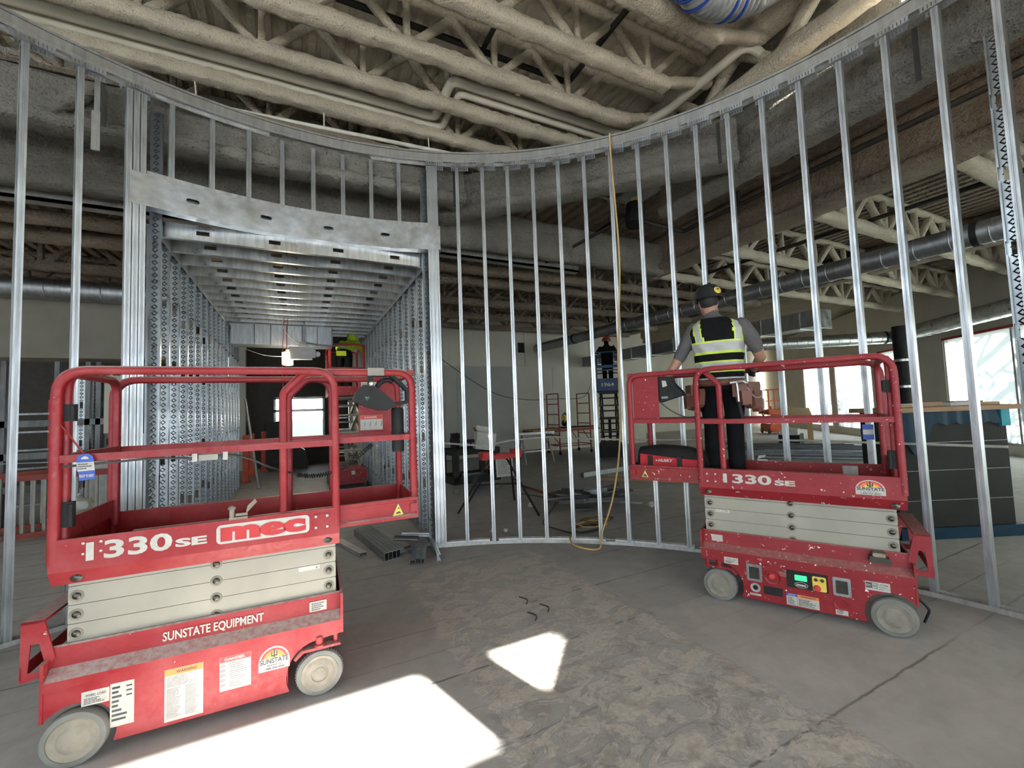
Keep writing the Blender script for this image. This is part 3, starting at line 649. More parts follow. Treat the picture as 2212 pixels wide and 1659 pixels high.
    for s in (1, -1):
        yy = sg*s*.305
        # plate with a trapezoid cut-out, as four strips
        for q in ([outl[0], outl[1], hole[2], hole[3]], [outl[1], outl[2], hole[1], hole[2]], [outl[2], outl[3], outl[4], hole[0], hole[1]], [outl[4], outl[0], hole[3], hole[0]]):
            st.prism(q, lambda u, v, t, yy=yy: (u, t, v), yy-.004, yy+.004)
    st.box((-.098, -.309, .645), (-.016, .309, .658)).box((-.10, -.309, .40), (-.092, .309, .46)).obj('access_step', RED, T, 0)
    # ---- small print and details on the side we see
    q = lambda x, z, n, t=.0015: P(x, n+t, z)
    if which == 'near':
        nT = W_
        text_on('model_number', '1330', lambda u, v: q(.135+.335*u, .905+.088*v, nT), MT['white'], pf, .03, label='white lettering 1330')
        text_on('model_letters', 'SE', lambda u, v: q(.482+.135*u, .912+.043*v, nT), MT['white'], pf, .045)
        pl = MB().prism(rrect(.658, 1.104, .897, .996, .022), fn, nT, nT+.0012).obj('logo_plate', MT['white'], pf, 0)
        text_on('logo_letters', 'mec', lambda u, v: q(.676+.410*u, .908+.076*v, nT, .0025), MT['redflat'], pl, .07, space=1.02)
        bp = MB().box(P(1.124, nT, .902), P(1.212, nT+.003, .993)).obj('bolted_plate', RED, pf, 0)
        for x in (1.138, 1.198):
            for z in (.916, .978): MB().lathe([(0, .005), (.007, .004), (.008, 0)], P(x, nT+.003, z), P(0, 1, 0), 10).obj('bolt', MT['bolt'], bp, 40)
        for x, z in ((.125, .99), (.19, .99), (.125, .94), (.19, .945)): MB().lathe([(0, .004), (.006, .003), (.007, 0)], P(x, nT, z), P(0, 1, 0), 8).obj('rivet', MT['bolt'], pf, 40)
        for x, z in ((.098, .835), (1.2, .84)): MB().lathe([(0, .01), (.012, .008), (.018, .002), (.024, .001), (.025, 0)], P(x, .322, z), P(0, 1, .4), 14).obj('roller_cap', MT['pin'], pf, 40)
        tri = [(1.575, .912), (1.643, .918), (1.610, .987)]
        w_ = MB().prism([(1.568, .908), (1.650, .914), (1.610, .998)], fn, .2985, .2995).obj('warning_triangle', MT['ink'], ex, 0)
        MB().prism(tri, fn, .2995, .3003).obj('yellow_field', MT['yellow'], w_, 0)
        MB().prism([(1.595, .925), (1.628, .928), (1.618, .94), (1.600, .937)], fn, .3003, .3008).prism([(1.604, .955), (1.622, .956), (1.613, .966)], fn, .3003, .3008).obj('pictogram', MT['ink'], w_, 0)
        # chassis stickers
        nC = .356
        text_on('owner_lettering', 'SUNSTATE EQUIPMENT', lambda u, v: (.426+.446*u, sg*(.3095-.003*v), .436+.052*v), MT['white'], ch, .022, label='white lettering SUNSTATE EQUIPMENT')
        lab = MB().box(P(.136, nC, .243), P(.237, nC+.001, .308)).obj('wheel_load_label', MT['white'], ch, 0)
        text_on('label_title', 'WHEEL LOAD', lambda u, v: q(.15+.075*u, .283+.012*v, nC, .002), MT['ink'], lab, .01)
        lines_mb(MB(), .145, .23, .25, .278, lambda a, z: q(a, z, nC, .002), 4, 3).obj('label_text', MT['ink'], lab, 0)
        lab = MB().box(P(.240, nC, .116), P(.330, nC+.001, .316)).obj('specification_label', MT['white'], ch, 0)
        mb = MB(); rnd = random.Random(4)
        for k in range(8): z = .29-.021*k; mb.box(q(.247, z, nC, .001), q(.247+rnd.uniform(.02, .06), z+.01, nC, .002)); 
        for k in range(3): mb.box(q(.30, .29-.021*k, nC, .001), q(.322, .297-.021*k, nC, .002))
        mb.obj('label_text', MT['ink'], lab, 0)
        lab = MB().box(P(.448, nC, .072), P(.607, nC+.001, .322)).obj('warning_label', MT['white'], ch, 0, label='white warning label with an orange header')
        MB().box(P(.449, nC+.001, .29), P(.606, nC+.0014, .321)).obj('orange_header', MT['orange'], lab, 0)
        text_on('label_title', 'WARNING', lambda u, v: q(.495+.085*u, .298+.014*v, nC, .002), MT['ink'], lab, .03)
        mb = lines_mb(MB(), .456, .60, .235, .285, lambda a, z: q(a, z, nC, .002), 9, 5); lines_mb(mb, .456, .522, .085, .23, lambda a, z: q(a, z, nC, .002), 26, 6); lines_mb(mb, .532, .60, .085, .23, lambda a, z: q(a, z, nC, .002), 26, 7); mb.obj('label_text', MT['grayink'], lab, 0)
        lab = MB().box(P(.677, nC, .150), P(.817, nC+.001, .320)).obj('danger_label', MT['white'], ch, 0)
        MB().box(P(.678, nC+.001, .293), P(.816, nC+.0014, .319)).obj('red_header', MT['redvinyl'], lab, 0)
        text_on('label_title', 'DANGER', lambda u, v: q(.70+.09*u, .299+.014*v, nC, .002), MT['white'], lab, .03)
        mb = lines_mb(MB(), .72, .81, .16, .285, lambda a, z: q(a, z, nC, .002), 13, 9)
        for k in range(5): mb.prism([(.690+.014*math.cos(t*.9), .275-.024*k+.009*math.sin(t*.9)) for t in range(7)], fn, nC+.001, nC+.002)
        mb.obj('label_text', MT['grayink'], lab, 0)
        sunstate(ch, q, fn, .852, 1.0, .195, .318, nC, which)
        lab = MB().box(P(1.10, .303, .435), P(1.19, .3045, .49)).obj('small_label', MT['white'], ch, 0); lines_mb(MB(), 1.11, 1.18, .44, .485, lambda a, z: q(a, z, .3035, .002), 4, 2).obj('label_text', MT['ink'], lab, 0)
        lab = MB().prism(rrect(1.045, 1.155, .665, .690, .004, 2), fn, .28, .2812).obj('arm_label', MT['white'], T, 0); MB().box(q(1.138, .672, .281, 0), q(1.141, .685, .281, .001)).prism([(1.135, .674), (1.144, .674), (1.1395, .668)], fn, .281, .282).obj('arrow_mark', MT['ink'], lab, 0)
        for x in (.115, .215): MB().lathe([(0, .0), (.012, .0), (.0125, -.002)], P(x, .3025, .462), P(0, 1, .1), 14).obj('rail_hole', MT['ink'], ch, 0)
        # red control-side panel on the far side with its stickers
        pn = MB().box(P(1.43, -.265, 1.42), P(1.70, -.262, 1.81)).obj('mount_panel', RED, T, 0)
        lab = MB().box(P(1.45, -.262, 1.62), P(1.56, -.2605, 1.80)).obj('instruction_label', MT['white'], pn, 0); lines_mb(MB(), 1.455, 1.555, 1.63, 1.79, lambda a, z: P(a, -.2595, z), 16, 12).obj('label_text', MT['grayink'], lab, 0)
        lab = MB().box(P(1.44, -.262, 1.44), P(1.60, -.2605, 1.55)).obj('danger_label', MT['white'], pn, 0); MB().box(P(1.441, -.2605, 1.52), P(1.599, -.26, 1.549)).obj('red_header', MT['redvinyl'], lab, 0)
        text_on('label_title', 'DANGER', lambda u, v: P(1.47+.09*u, -.2592, 1.527+.015*v), MT['white'], lab, .03)
        [MB().prism([(1.465+.04*k, 1.47), (1.475+.04*k, 1.47), (1.478+.04*k, 1.505), (1.472+.04*k, 1.505)], lambda u, v, t: (u, sg*t, v), -.2604, -.2598).obj('pictogram', MT['grayink'], lab, 0) for k in range(4)]
        # operator control box hanging on the extension rail
        ob = [(1.348, 1.648), (1.38, 1.705), (1.425, 1.738), (1.50, 1.725), (1.556, 1.655), (1.60, 1.612), (1.699, 1.622), (1.702, 1.712), (1.60, 1.815), (1.449, 1.813), (1.449, 1.80), (1.585, 1.797), (1.676, 1.705), (1.672, 1.655), (1.61, 1.638), (1.553, 1.578), (1.50, 1.582), (1.42, 1.61)]
        body = [(1.348, 1.645), (1.372, 1.70), (1.415, 1.742), (1.475, 1.738), (1.54, 1.69), (1.60, 1.63), (1.625, 1.612), (1.553, 1.578), (1.513, 1.579), (1.43, 1.605)]
        cb = MB().prism(body, fn, .21, .30); cb.sweep(fillet([P(1.60, .255, 1.615), P(1.69, .255, 1.63), P(1.69, .255, 1.705), P(1.585, .255, 1.808), P(1.45, .255, 1.808)], .02, 3), rsq(.06, .022, .3), (0, 1, 0)).box(P(1.445, .225, 1.70), P(1.475, .285, 1.815))
        cb = cb.obj('control_box', MT['black'], T, 25)
        MB().lathe([(0, .006), (.012, .006), (.017, .002), (.017, 0)], P(1.437, .30, 1.662), P(0, 1, 0), 16).obj('green_button', plain('green_lens', (.03,.07,.05), .2), cb, 40)
        MB().lathe([(0, .008), (.009, .008), (.013, .003), (.016, 0)], P(1.461, .30, 1.748), P(0, 1, 0), 12).obj('pivot_bolt', MT['bolt'], cb, 40)
        MB().box(P(1.455, .30, 1.69), P(1.468, .306, 1.735)).obj('bracket_slot', MT['black'], cb, 0)
        MB().tube(catmull([P(1.50, .25, 1.73), P(1.53, .25, 1.765), P(1.575, .25, 1.775), P(1.60, .25, 1.76)], 5), .016, 8).obj('grip', MT['black'], cb, 40)
        MB().lathe([(0, .0), (.036, 0), (.040, .01), (.040, .27), (.034, .285), (0, .285)], P(1.632, .215, 1.31), (0, 0, 1), 20).obj('manual_tube', MT['black'], T, 40)
        MB().box(P(1.44, .24, 1.80), P(1.54, .305, 1.848)).obj('tape_wrap', plain('dirty_tape', (.30,.28,.25), .8), T, 0)
        # coiled control cord and cable below the mid rail
        pts = catmull([P(1.03, .05, 1.195), P(1.11, .05, 1.178), P(1.21, .05, 1.184), P(1.316, .08, 1.226), P(1.412, .12, 1.303), P(1.47, .17, 1.36)], 30); hel = []
        for i, p in enumerate(pts):
            t = (pts[min(i+1, len(pts)-1)]-pts[max(i-1, 0)]).normalized(); a = t.orthogonal().normalized(); b = t.cross(a); th = i*1.45; hel.append(p + (a*math.cos(th)+b*math.sin(th))*.013)
        MB().tube(hel, .0035, 5).obj('coiled_cord', MT['black'], T, 60)
        MB().tube(catmull([P(.045, .345, 1.362), P(.22, .345, 1.368), P(.40, .345, 1.374), P(.56, .34, 1.361), P(.71, .33, 1.366), P(.80, .25, 1.33), P(.90, .18, 1.265), P(1.03, .06, 1.198)], 8), .006, 6).obj('control_cable', MT['cord_dark'], T, 60)
        bx = MB().box(P(.58, .325, 1.346), P(.665, .35, 1.376)).obj('cable_connector', plain('grey_connector', (.35,.34,.30), .7), T, 0)
        for x in (.553, .688): MB().box(P(x, .322, 1.343), P(x+.022, .352, 1.385)).obj('tape_band', MT['white'], bx, 0)
        # rental tag
        tg = MB().prism([(.098, 1.385), (.103, 1.405), (.118, 1.417), (.142, 1.417), (.158, 1.405), (.163, 1.385), (.170, 1.295), (.112, 1.290)], fn, .352, .354).obj('rental_tag', MT['blue'], T, 0, label='blue and white READY TO RENT tag')
        MB().prism([(.099, 1.378), (.1635, 1.378), (.167, 1.337), (.104, 1.335)], fn, .354, .3546).obj('tag_panel', MT['white'], tg, 0)
        text_on('tag_lettering', 'READY TO RENT', lambda u, v: q(.1115+.053*u, .0+1.305+.014*v, .3545), MT['white'], tg, .05)
        lines_mb(MB(), .105, .160, 1.342, 1.374, lambda a, z: q(a, z, .3546, .001), 3, 8).obj('tag_writing', MT['ink'], tg, 0)
        MB().prism([(.116+.014*math.cos(a*math.pi/8)+.014, 1.392+.014*math.sin(a*math.pi/8)) for a in range(9)], fn, .354, .3548).obj('tag_emblem', MT['white'], tg, 0)
        MB().tube([P(.03, .33, 1.56), P(.07, .335, 1.50), P(.12, .345, 1.42)], .004, 6).obj('tag_string', MT['red'], T, 60)
        # latch lying on the toe board
        lt = MB().box(P(.715, .325, 1.018), P(.80, .345, 1.03)).cyl(P(.727, .335, 1.03), P(.727, .335, 1.075), .012, 10).lathe([(0, .02), (.016, .012), (.02, 0), (.012, -.004)], P(.727, .335, 1.075), (0, 0, 1), 10).box(P(.745, .328, 1.035), P(.80, .342, 1.048)).prism([(.79, 1.04), (.845, 1.10), (.835, 1.118), (.80, 1.085)], fn, .33, .338).obj('gate_latch', MT['wheel'], T, 30)
    if which == 'right':
        nT = W_
        text_on('model_number', '1330', lambda u, v: q(1.083-.33*u, .915+.072*v, nT), MT['white'], pf, .03, label='white lettering 1330')
        text_on('model_letters', 'SE', lambda u, v: q(.735-.13*u, .917+.040*v, nT), MT['white'], pf, .045)
        sunstate(pf, q, fn, .262, .105, .892, .992, nT, which)
        bp = MB().box(P(1.125, nT, .908), P(1.21, nT+.003, .99)).obj('bolted_plate', RED, pf, 0)
        for x in (1.138, 1.198):
            for z in (.92, .978): MB().lathe([(0, .005), (.007, .004), (.008, 0)], P(x, nT+.003, z), P(0, 1, 0), 10).obj('bolt', MT['bolt'], bp, 40)
        for x, z in ((.06, .835), (1.2, .84)): MB().lathe([(0, .01), (.012, .008), (.018, .002), (.024, .001), (.025, 0)], P(x, .322, z), P(0, 1, .4), 14).obj('roller_cap', MT['pin'], pf, 40)
        w_ = MB().prism([(1.757, .905), (1.675, .905), (1.716, .985)], fn, .2985, .2995).obj('warning_triangle', MT['ink'], ex, 0)
        MB().prism([(1.747, .911), (1.685, .911), (1.716, .972)], fn, .2995, .3003).obj('yellow_field', MT['yellow'], w_, 0)
        MB().prism([(1.735, .918), (1.70, .918), (1.705, .935), (1.725, .945)], fn, .3003, .3008).obj('pictogram', MT['ink'], w_, 0)
        nC = .356
        pn = MB().box(P(1.572, .262, 1.425), P(1.80, .265, 1.80)); pn = pn.obj('mount_panel', RED, T, 0)
        # ground controls
        dr = MB().box(P(.975, nC-.004, .062), P(.315, nC+.001, .338)).obj('tray_door', RED, ch, 0)
        for x0, x1 in ((.957, .856), (.43, .33)):
            la = MB().prism(rrect(x1, x0, .193, .318, .008, 2), fn, nC, nC+.005).obj('paddle_latch', MT['galv_dark'], dr, 20)
            MB().prism(rrect(x1+.017, x0-.017, .212, .298, .005, 2), fn, nC+.005, nC+.010).box(P(x1+.02, nC+.01, .25), P(x0-.02, nC+.016, .262)).obj('latch_paddle', MT['pin'], la, 20)
        es = MB().lathe([(.055, .0), (.052, .004), (.048, .002), (.03, -.012), (0, -.012)], P(.79, nC+.004, .245), P(0, 1, 0), 24).obj('stop_recess', RED, dr, 40)
        MB().lathe([(0, .026), (.018, .024), (.024, .014), (.022, 0)], P(.792, nC, .252), P(0, 1, 0), 18).obj('stop_button', MT['redvinyl'], es, 40)
        cp = MB().box(P(.70, nC, .196), P(.455, nC+.004, .318)).obj('control_panel', MT['black'], dr, 0)
        MB().box(P(.650, nC+.004, .252), P(.577, nC+.006, .290)).obj('display', glow('lcd_green', (.05,.95,.30), 1.1), cp, 0, label='glowing green display')
        MB().prism([(.613+.040*math.cos(a*math.pi/12), .222+.021*math.sin(a*math.pi/12)) for a in range(24)], fn, nC+.004, nC+.0048).obj('logo_oval', MT['white'], cp, 0)
        MB().prism([(.613+.037*math.cos(a*math.pi/12), .222+.0185*math.sin(a*math.pi/12)) for a in range(24)], fn, nC+.0048, nC+.0052).obj('oval_field', MT['black'], cp, 0)
        text_on('logo_letters', 'mec', lambda u, v: q(.642-.058*u, .213+.016*v, nC+.0052, .001), MT['white'], cp, .06)
        yp = MB().prism(rrect(.466, .546, .200, .300, .01), fn, nC+.003, nC+.007).obj('key_switch_plate', MT['yellow'], dr, 0)
        MB().lathe([(0, .02), (.018, .018), (.022, .01), (.020, 0)], P(.520, nC+.007, .222), P(0, 1, 0), 16).obj('stop_button', MT['redvinyl'], yp, 40)
        for x in (.525, .488): MB().lathe([(0, .01), (.009, .009), (.012, 0)], P(x, nC+.007, .277), P(0, 1, 0), 12).obj('key_switch', MT['pin'], yp, 40)
        MB().box(P(.748, nC+.002, .262), P(.672, nC+.004, .296)).obj('clear_cover', plain('smoky_plastic', (.30,.10,.10), .3), dr, 0)
        MB().lathe([(.034, 0), (.034, .003), (.028, .004), (.018, .001), (0, .001)], P(.905, nC, .145), P(0, 1, 0), 20).obj('charger_inlet', MT['galv_dusty'], dr, 40); MB().lathe([(0, .004), (.014, .004), (.017, 0)], P(.905, nC+.001, .145), P(0, 1, 0), 14).obj('inlet_cap', MT['black'], dr, 40)
        MB().box(P(.852, nC, .112), P(.73, nC+.002, .172)).obj('outlet_plate', MT['black'], dr, 0)
        for (x0, x1, z0, z1, hd_, hm) in ((.709, .645, .068, .152, 'NOTICE', 'blue'), (.643, .515, .068, .150, 'WARNING', 'orange'), (.424, .356, .066, .098, None, None), (.945, .87, .088, .102, None, None)):
            lab = MB().box(P(x0, nC+.001, z0), P(x1, nC+.002, z1)).obj('side_label', MT['white'], ch, 0); zt = z1
            if hd_:
                MB().box(P(x0, nC+.002, z1-.02), P(x1, nC+.0024, z1)).obj('label_header', MT[hm], lab, 0); zt = z1-.022
                text_on('label_title', hd_, lambda u, v: q(x0+(x1-x0)*(.15+.7*u), z1-.016+.011*v, nC, .003), MT['white'] if hm == 'blue' else MT['ink'], lab, .03)
            lines_mb(MB(), x0-.006, x1+.006, z0+.006, zt-.004, lambda a, z: q(a, z, nC, .0028), 6 if hd_ else 2, 3).obj('label_text', MT['ink'], lab, 0)
        MB().lathe([(.042, 0), (.042, .003), (.036, .003), (.018, -.01), (0, -.008)], P(.392, nC+.002, .138), P(0, 1, 0), 20).obj('horn_recess', MT['reddark'], dr, 40)
        lab = MB().box(P(.253, nC, .268), P(.126, nC+.001, .325)).obj('inverter_label', MT['white'], ch, 0); MB().box(P(.25, nC+.001, .282), P(.19, nC+.0014, .318)).obj('label_header', MT['ink'], lab, 0)
        MB().box(P(.217, nC+.0014, .285), P(.193, nC+.0018, .315)).obj('label_box', MT['white'], lab, 0)
        text_on('label_title', 'DC', lambda u, v: q(.247-.024*u, .293+.014*v, nC, .002), MT['white'], lab, .03); text_on('label_title', 'AC', lambda u, v: q(.215-.02*u, .293+.014*v, nC, .0024), MT['ink'], lab, .03)
        text_on('label_title', '110 Volt', lambda u, v: q(.185-.05*u, .305+.011*v, nC, .002), MT['ink'], lab, .02); lines_mb(MB(), .183, .138, .274, .30, lambda a, z: q(a, z, nC, .002), 2, 5).obj('label_text', MT['grayink'], lab, 0)
        lab = MB().box(P(1.11, nC, .292), P(1.012, nC+.001, .342)).obj('wheel_load_label', MT['white'], ch, 0); text_on('label_title', 'WHEEL LOAD', lambda u, v: q(1.095-.07*u, .323+.009*v, nC, .002), MT['ink'], lab, .01); lines_mb(MB(), 1.10, 1.025, .297, .318, lambda a, z: q(a, z, nC, .002), 2, 5).obj('label_text', MT['ink'], lab, 0)
        lab = MB().box(P(1.20, .303, .44), P(1.12, .3045, .49)).obj('small_label', MT['white'], ch, 0)
        lab = MB().prism(rrect(1.06, 1.165, .665, .690, .004, 2), fn, .28, .2812).obj('arm_label', MT['white'], T, 0); MB().box(q(1.082, .672, .281, 0), q(1.079, .685, .281, .001)).obj('arrow_mark', MT['ink'], lab, 0)
        bc = MB().prism([(.225, .455), (.105, .445), (.115, .485), (.215, .492)], fn, .30, .36).prism(rrect(.13, .205, .485, .52, .012), fn, .305, .355).obj('flashing_beacon', MT['pin'], T, 30); MB().prism(rrect(.135, .20, .49, .515, .008), fn, .355, .358).obj('beacon_lens', plain('pale_lens', (.34,.28,.20), .25), bc, 30)
        MB().tube(catmull([P(0, .28, .25), P(-.03, .28, .22), P(-.062, .28, .176), P(-.05, .28, .13), P(-.035, .28, .09)], 5), .008, 6).obj('ground_strap', MT['black'], T, 60)
        MB().box(P(.20, -.32, .93), P(.36, -.30, 1.0)).obj('outlet_box', MT['galv_dusty'], T, 0)
        # operator control, hung inside the extension rail
        ob = [(1.579, 1.795), (1.46, 1.79), (1.45, 1.735), (1.378, 1.65), (1.372, 1.625), (1.575, 1.565), (1.585, 1.61)]
        cb = MB().prism(ob, fn, .14, .235).obj('control_box', MT['black'], T, 25)
        MB().prism([(1.545, 1.76), (1.51, 1.755), (1.50, 1.71), (1.54, 1.70)], fn, .235, .237).obj('handle_gap', MT['white'], cb, 0)
        MB().box(P(1.555, .235, 1.60), P(1.50, .237, 1.618)).obj('control_label', MT['grayink'], cb, 0)
        MB().tube(catmull([P(1.57, .2, 1.56), P(1.50, .2, 1.50), P(1.42, .18, 1.45), P(1.36, .15, 1.43), P(1.28, .12, 1.44)], 6), .005, 6).obj('control_cable', MT['cord_dark'], T, 60)
        lt = MB().box(P(.90, -.33, 1.018), P(.82, -.31, 1.03)).prism([(.90, 1.03), (.84, 1.05), (.83, 1.07), (.89, 1.06)], lambda u, v, t: (u, sg*t, v), -.33, -.32).obj('gate_latch', MT['galv_dusty'], T, 20)
        tg = MB().box(P(.15, -.343, 1.21), P(.08, -.341, 1.33)).obj('rental_tag', MT['blue'], T, 0); MB().box(P(.148, -.341, 1.25), P(.082, -.340, 1.29)).obj('tag_panel', MT['white'], tg, 0)
        mb = MB(); MB().box(P(.012, .31, 1.08), P(.06, .30, 1.12)).obj('gate_strap', MT['black'], T, 0)
    return T
def sunstate(parent, q, fn, xa, xb, z0, z1, n, which):
    """dome-shaped owner sticker: sunrise bands, cactus, name and phone number"""
    cx = (xa+xb)/2; hw = (xb-xa)/2; H = z1-z0
    def dome(sx, h0, h1): return [(cx+hw*sx*math.cos(a*math.pi/16), z0+H*(h0+(h1-h0)*math.sin(a*math.pi/16))) for a in range(17)]
    base = [(cx-hw, z0), (cx+hw, z0)] + [(cx+hw*math.cos(a*math.pi/16), z0+H*(.35+.65*math.sin(a*math.pi/16))) for a in range(17)]
    d = MB().prism(base, fn, n, n+.0010).obj('owner_sticker', MT['white'], parent, 0, label='domed sticker with a sunrise and cactus')
    for k, (sx, h1, mt) in enumerate(((.86, .93, 'redvinyl'), (.70, .84, 'orange'), (.48, .70, 'yellow'))): MB().prism(dome(sx, .45, h1), fn, n+.001+.0002*k, n+.0012+.0002*k).obj('sunrise_band', MT[mt], d, 0)
    c = MB(); w = abs(hw)*.05
    c.prism([(cx-w, z0+.42*H), (cx+w, z0+.42*H), (cx+w, z0+.88*H), (cx-w, z0+.88*H)], fn, n+.0018, n+.0022)
    for s in (-1, 1): c.prism([(cx+s*w*4.2, z0+.60*H), (cx+s*w*2.6, z0+.60*H), (cx+s*w*2.6, z0+.80*H), (cx+s*w*4.2, z0+.80*H)], fn, n+.0018, n+.0022).prism([(cx, z0+.58*H), (cx+s*w*4.2, z0+.58*H), (cx+s*w*4.2, z0+.64*H), (cx, z0+.64*H)], fn, n+.0018, n+.0022)
    c.obj('cactus', MT['ink'], d, 0)
    nm = 'SUNSTATE'
    MB().box(q(cx-hw*.94, z0+.27*H, n, .001), q(cx+hw*.94, z0+.53*H, n, .0024)).obj('name_band', MT['white'], d, 0)
    text_on('owner_name', nm, lambda u, v: q(cx-hw*.92+2*hw*.92*u, z0+(.30+.22*v)*H, n, .0030), MT['ink'], d, .03)
    text_on('owner_line', 'Equipment Co.', lambda u, v: q(cx-hw*.45+2*hw*.45*u, z0+(.175+.075*v)*H, n, .002), MT['ink'], d, .02)
    text_on('phone_number', '1-888-456-4560', lambda u, v: q(cx-hw*.66+2*hw*.66*u, z0+(.05+.09*v)*H, n, .002), MT['ink'], d, .02)
LIFT_A = scissor_lift('scissor_lift', 'dusty red scissor lift nearest on the left with white logo plate and rental tag', (-1.043, 3.138, 0), -.0343, -1, .465, MT['red'], 'near')
LIFT_B = scissor_lift('scissor_lift', 'red scissor lift with glowing green display carrying the worker in a black vest', (3.821, 1.545, 0), 2.0692, 1, .578, MT['red2'], 'right')
# ================================================================ pipes, conduits and ducts
def pipe(name, label, pts, r, mat, cat='pipe', rad=.09, seg=10, group=None):
    return tag(MB().tube(fillet(pts, rad, 4) if len(pts) > 2 else pts, r, seg).obj(name, mat, None, 50), label, cat, group)
pipe('roof_pipe', 'thicker white painted pipe jogging below the high roof joists', [(-4.2, 5.27, 5.45), (1.64, 5.27, 5.45), (1.64, 4.57, 5.45), (4.3, 4.57, 5.45)], .055, MT['fp_smooth'])
pipe('roof_pipe', 'thinner white painted pipe running in front of the thicker one', [(-4.2, 5.42, 5.44), (1.78, 5.42, 5.44), (1.78, 4.72, 5.44), (4.1, 4.72, 5.44)], .042, MT['fp_smooth'])
pipe('light_rail', 'slim cream double rail just above the curved wall head', [(-1.6, 5.66, 5.10), (2.25, 5.40, 5.10)], .026, plain('cream_rail', (.72,.70,.60), .5), 'rail')
for _x, _y in ((-1.0, 5.62), (.3, 5.53), (1.6, 5.45)): MB().cyl((_x, _y, 5.12), (_x, 5.49, 5.32), .008, 6).obj('rail_hanger', MT['fp_smooth'], bpy.data.objects['light_rail'], 40)
pipe('sprinkler_main', 'black sprinkler pipe lying high against the roof deck', [(.2, 4.36, 5.75), (3.15, 4.36, 5.75), (3.15, 3.1, 5.75)], .035, MT['pipe_dark'])
pipe('sprinkler_branch', 'short black pipe crossing between the upper joists', [(1.95, 4.36, 5.76), (1.96, 3.75, 5.76), (1.96, 3.0, 5.76)], .028, MT['pipe_dark'])
pipe('drain_pipe', 'white bent pipe climbing beside the right hand girder', [(4.20, 4.6, 5.40), (4.48, 3.92, 5.50), (4.50, 3.15, 5.52), (4.56, 2.86, 5.58), (4.9, 2.84, 5.45)], .055, MT['fp_smooth'], rad=.2)
for i, (x, y, y2) in enumerate([(3.55, 2.95, 2.80), (2.55, 3.8, 3.55)]):
    pipe('hanger_rod', ['thin hanger rod near the flexible duct', 'thin hanger rod below the middle joists', 'thin hanger rod beside the black branch pipe', 'thin hanger rod above the door opening'][i], [(x, y, 5.95), (x-.12, y2, 5.40)], .008, MT['fp_smooth'], 'rod')
fd = MB(); pts = catmull([(2.5, 2.15, 5.62), (2.95, 2.35, 5.36), (3.4, 2.45, 5.30), (3.85, 2.35, 5.42), (4.25, 2.05, 5.64)], 26); n = len(pts)
fd.tube(pts, [.190 + .008*math.sin(i*2.1) for i in range(n)], 22)
fd = tag(fd.obj('flexible_duct', plain('silver_foil', (.72,.74,.76), .28, .8), None, 60), 'silver flexible duct with blue stripes at the top edge', 'duct')
for k in (38, 44, 62, 68): MB().tube(pts[k:k+2], .203, 22).obj('blue_stripe', MT['blue'], fd, 60)
# lower roof services
pipe('sprinkler_main', 'long black sprinkler pipe below the first girder on the right', [(4.3, 4.97, 4.49), (5.8, 4.97, 4.43), (5.8, -1.5, 4.38)], .035, MT['pipe_dark'], rad=.05)
pipe('sprinkler_main', 'second black sprinkler pipe further right under the lower roof', [(8.2, 8.0, 4.46), (8.2, -1.5, 4.25)], .035, MT['pipe_dark'])
pipe('sprinkler_head_pipe', 'short upright sprinkler fitting on the black pipe', [(5.8, 3.95, 4.43), (5.8, 3.95, 4.62)], .03, MT['pipe_dark'])
pipe('sprinkler_branch', 'thin black branch pipe rising from behind the studs', [(2.35, 6.95, 4.28), (3.6, 6.9, 4.27), (3.9, 6.6, 4.12), (4.6, 5.4, 4.50)], .026, MT['pipe_dark'], rad=.06)
hs = tag(MB().lathe([(0, 0), (.13, 0), (.15, .1), (.14, .34), (.08, .36), (0, .36)], (4.62, 4.85, 4.30), (.2, .1, 1), 16).obj('fan_motor', MT['black'], None, 40), 'black motor housing hanging by the sprinkler pipe', 'motor')
MB().lathe([(0, 0), (.07, 0), (.07, .09), (0, .1)], (4.70, 4.89, 4.66), (.2, .1, 1), 12).obj('motor_cap', MT['yellow'], hs, 40)
def spiral(name, label, a, b, r, mat, rib=.28, blacks=()):
    a, b = V(a), V(b); t = tag(MB().cyl(a, b, r, 28).obj(name, mat, None, 50), label, 'duct'); L = (b-a).length; d = (b-a)/L; k = .1
    rm = MB().lathe([(r, -.008), (r+.006, 0), (r, .008)], (0, 0, 0), d, 28).mesh('seam_rib', [mat], 50)
    while k < L: inst('seam_rib', rm, t, Matrix.Translation(a+d*k)); k += rib
    bm_ = MB().lathe([(r+.002, -.03), (r+.012, -.028), (r+.012, .028), (r+.002, .03)], (0, 0, 0), d, 28).mesh('hanger_band', [MT['black']], 50)
    for q in blacks: inst('hanger_band', bm_, t, Matrix.Translation(a+d*q))
    return t
spiral('spiral_duct', 'dark grey spiral duct crossing behind the studs above the right worker', (7.0, 12.1, 3.50), (7.0, -.6, 3.34), .135, MT['galv_dark'], .33, (10.2, 2.2))
WP = lambda s, off, z: WA + WD*s + WN*off + V((0, 0, z))
sd = spiral('spiral_duct', 'bright silver spiral duct running along the window wall', WP(-3.0, -.62, 3.42), WP(5.0, -.62, 3.36), .20, MT['galv_duct'], .30, (3.1, 3.4))
spiral('spiral_duct', 'silver spiral duct leading away from the window wall duct', WP(5.0, -.62, 3.36), (12.9, 9.35, 3.35), .19, MT['galv_duct'], .30, (.25,))
rd = MB().box((9.45, 4.95, 3.02), (9.95, 13.0, 3.36)).obj('rectangular_duct', MT['galv_dark'], None, 0); tag(rd, 'flat rectangular grey duct left of the silver duct', 'duct')
for y in [5.25 + .85*k for k in range(9)]: MB().box((9.43, y, 3.0), (9.97, y+.03, 3.38)).obj('duct_seam', MT['galv_duct'], rd, 0)
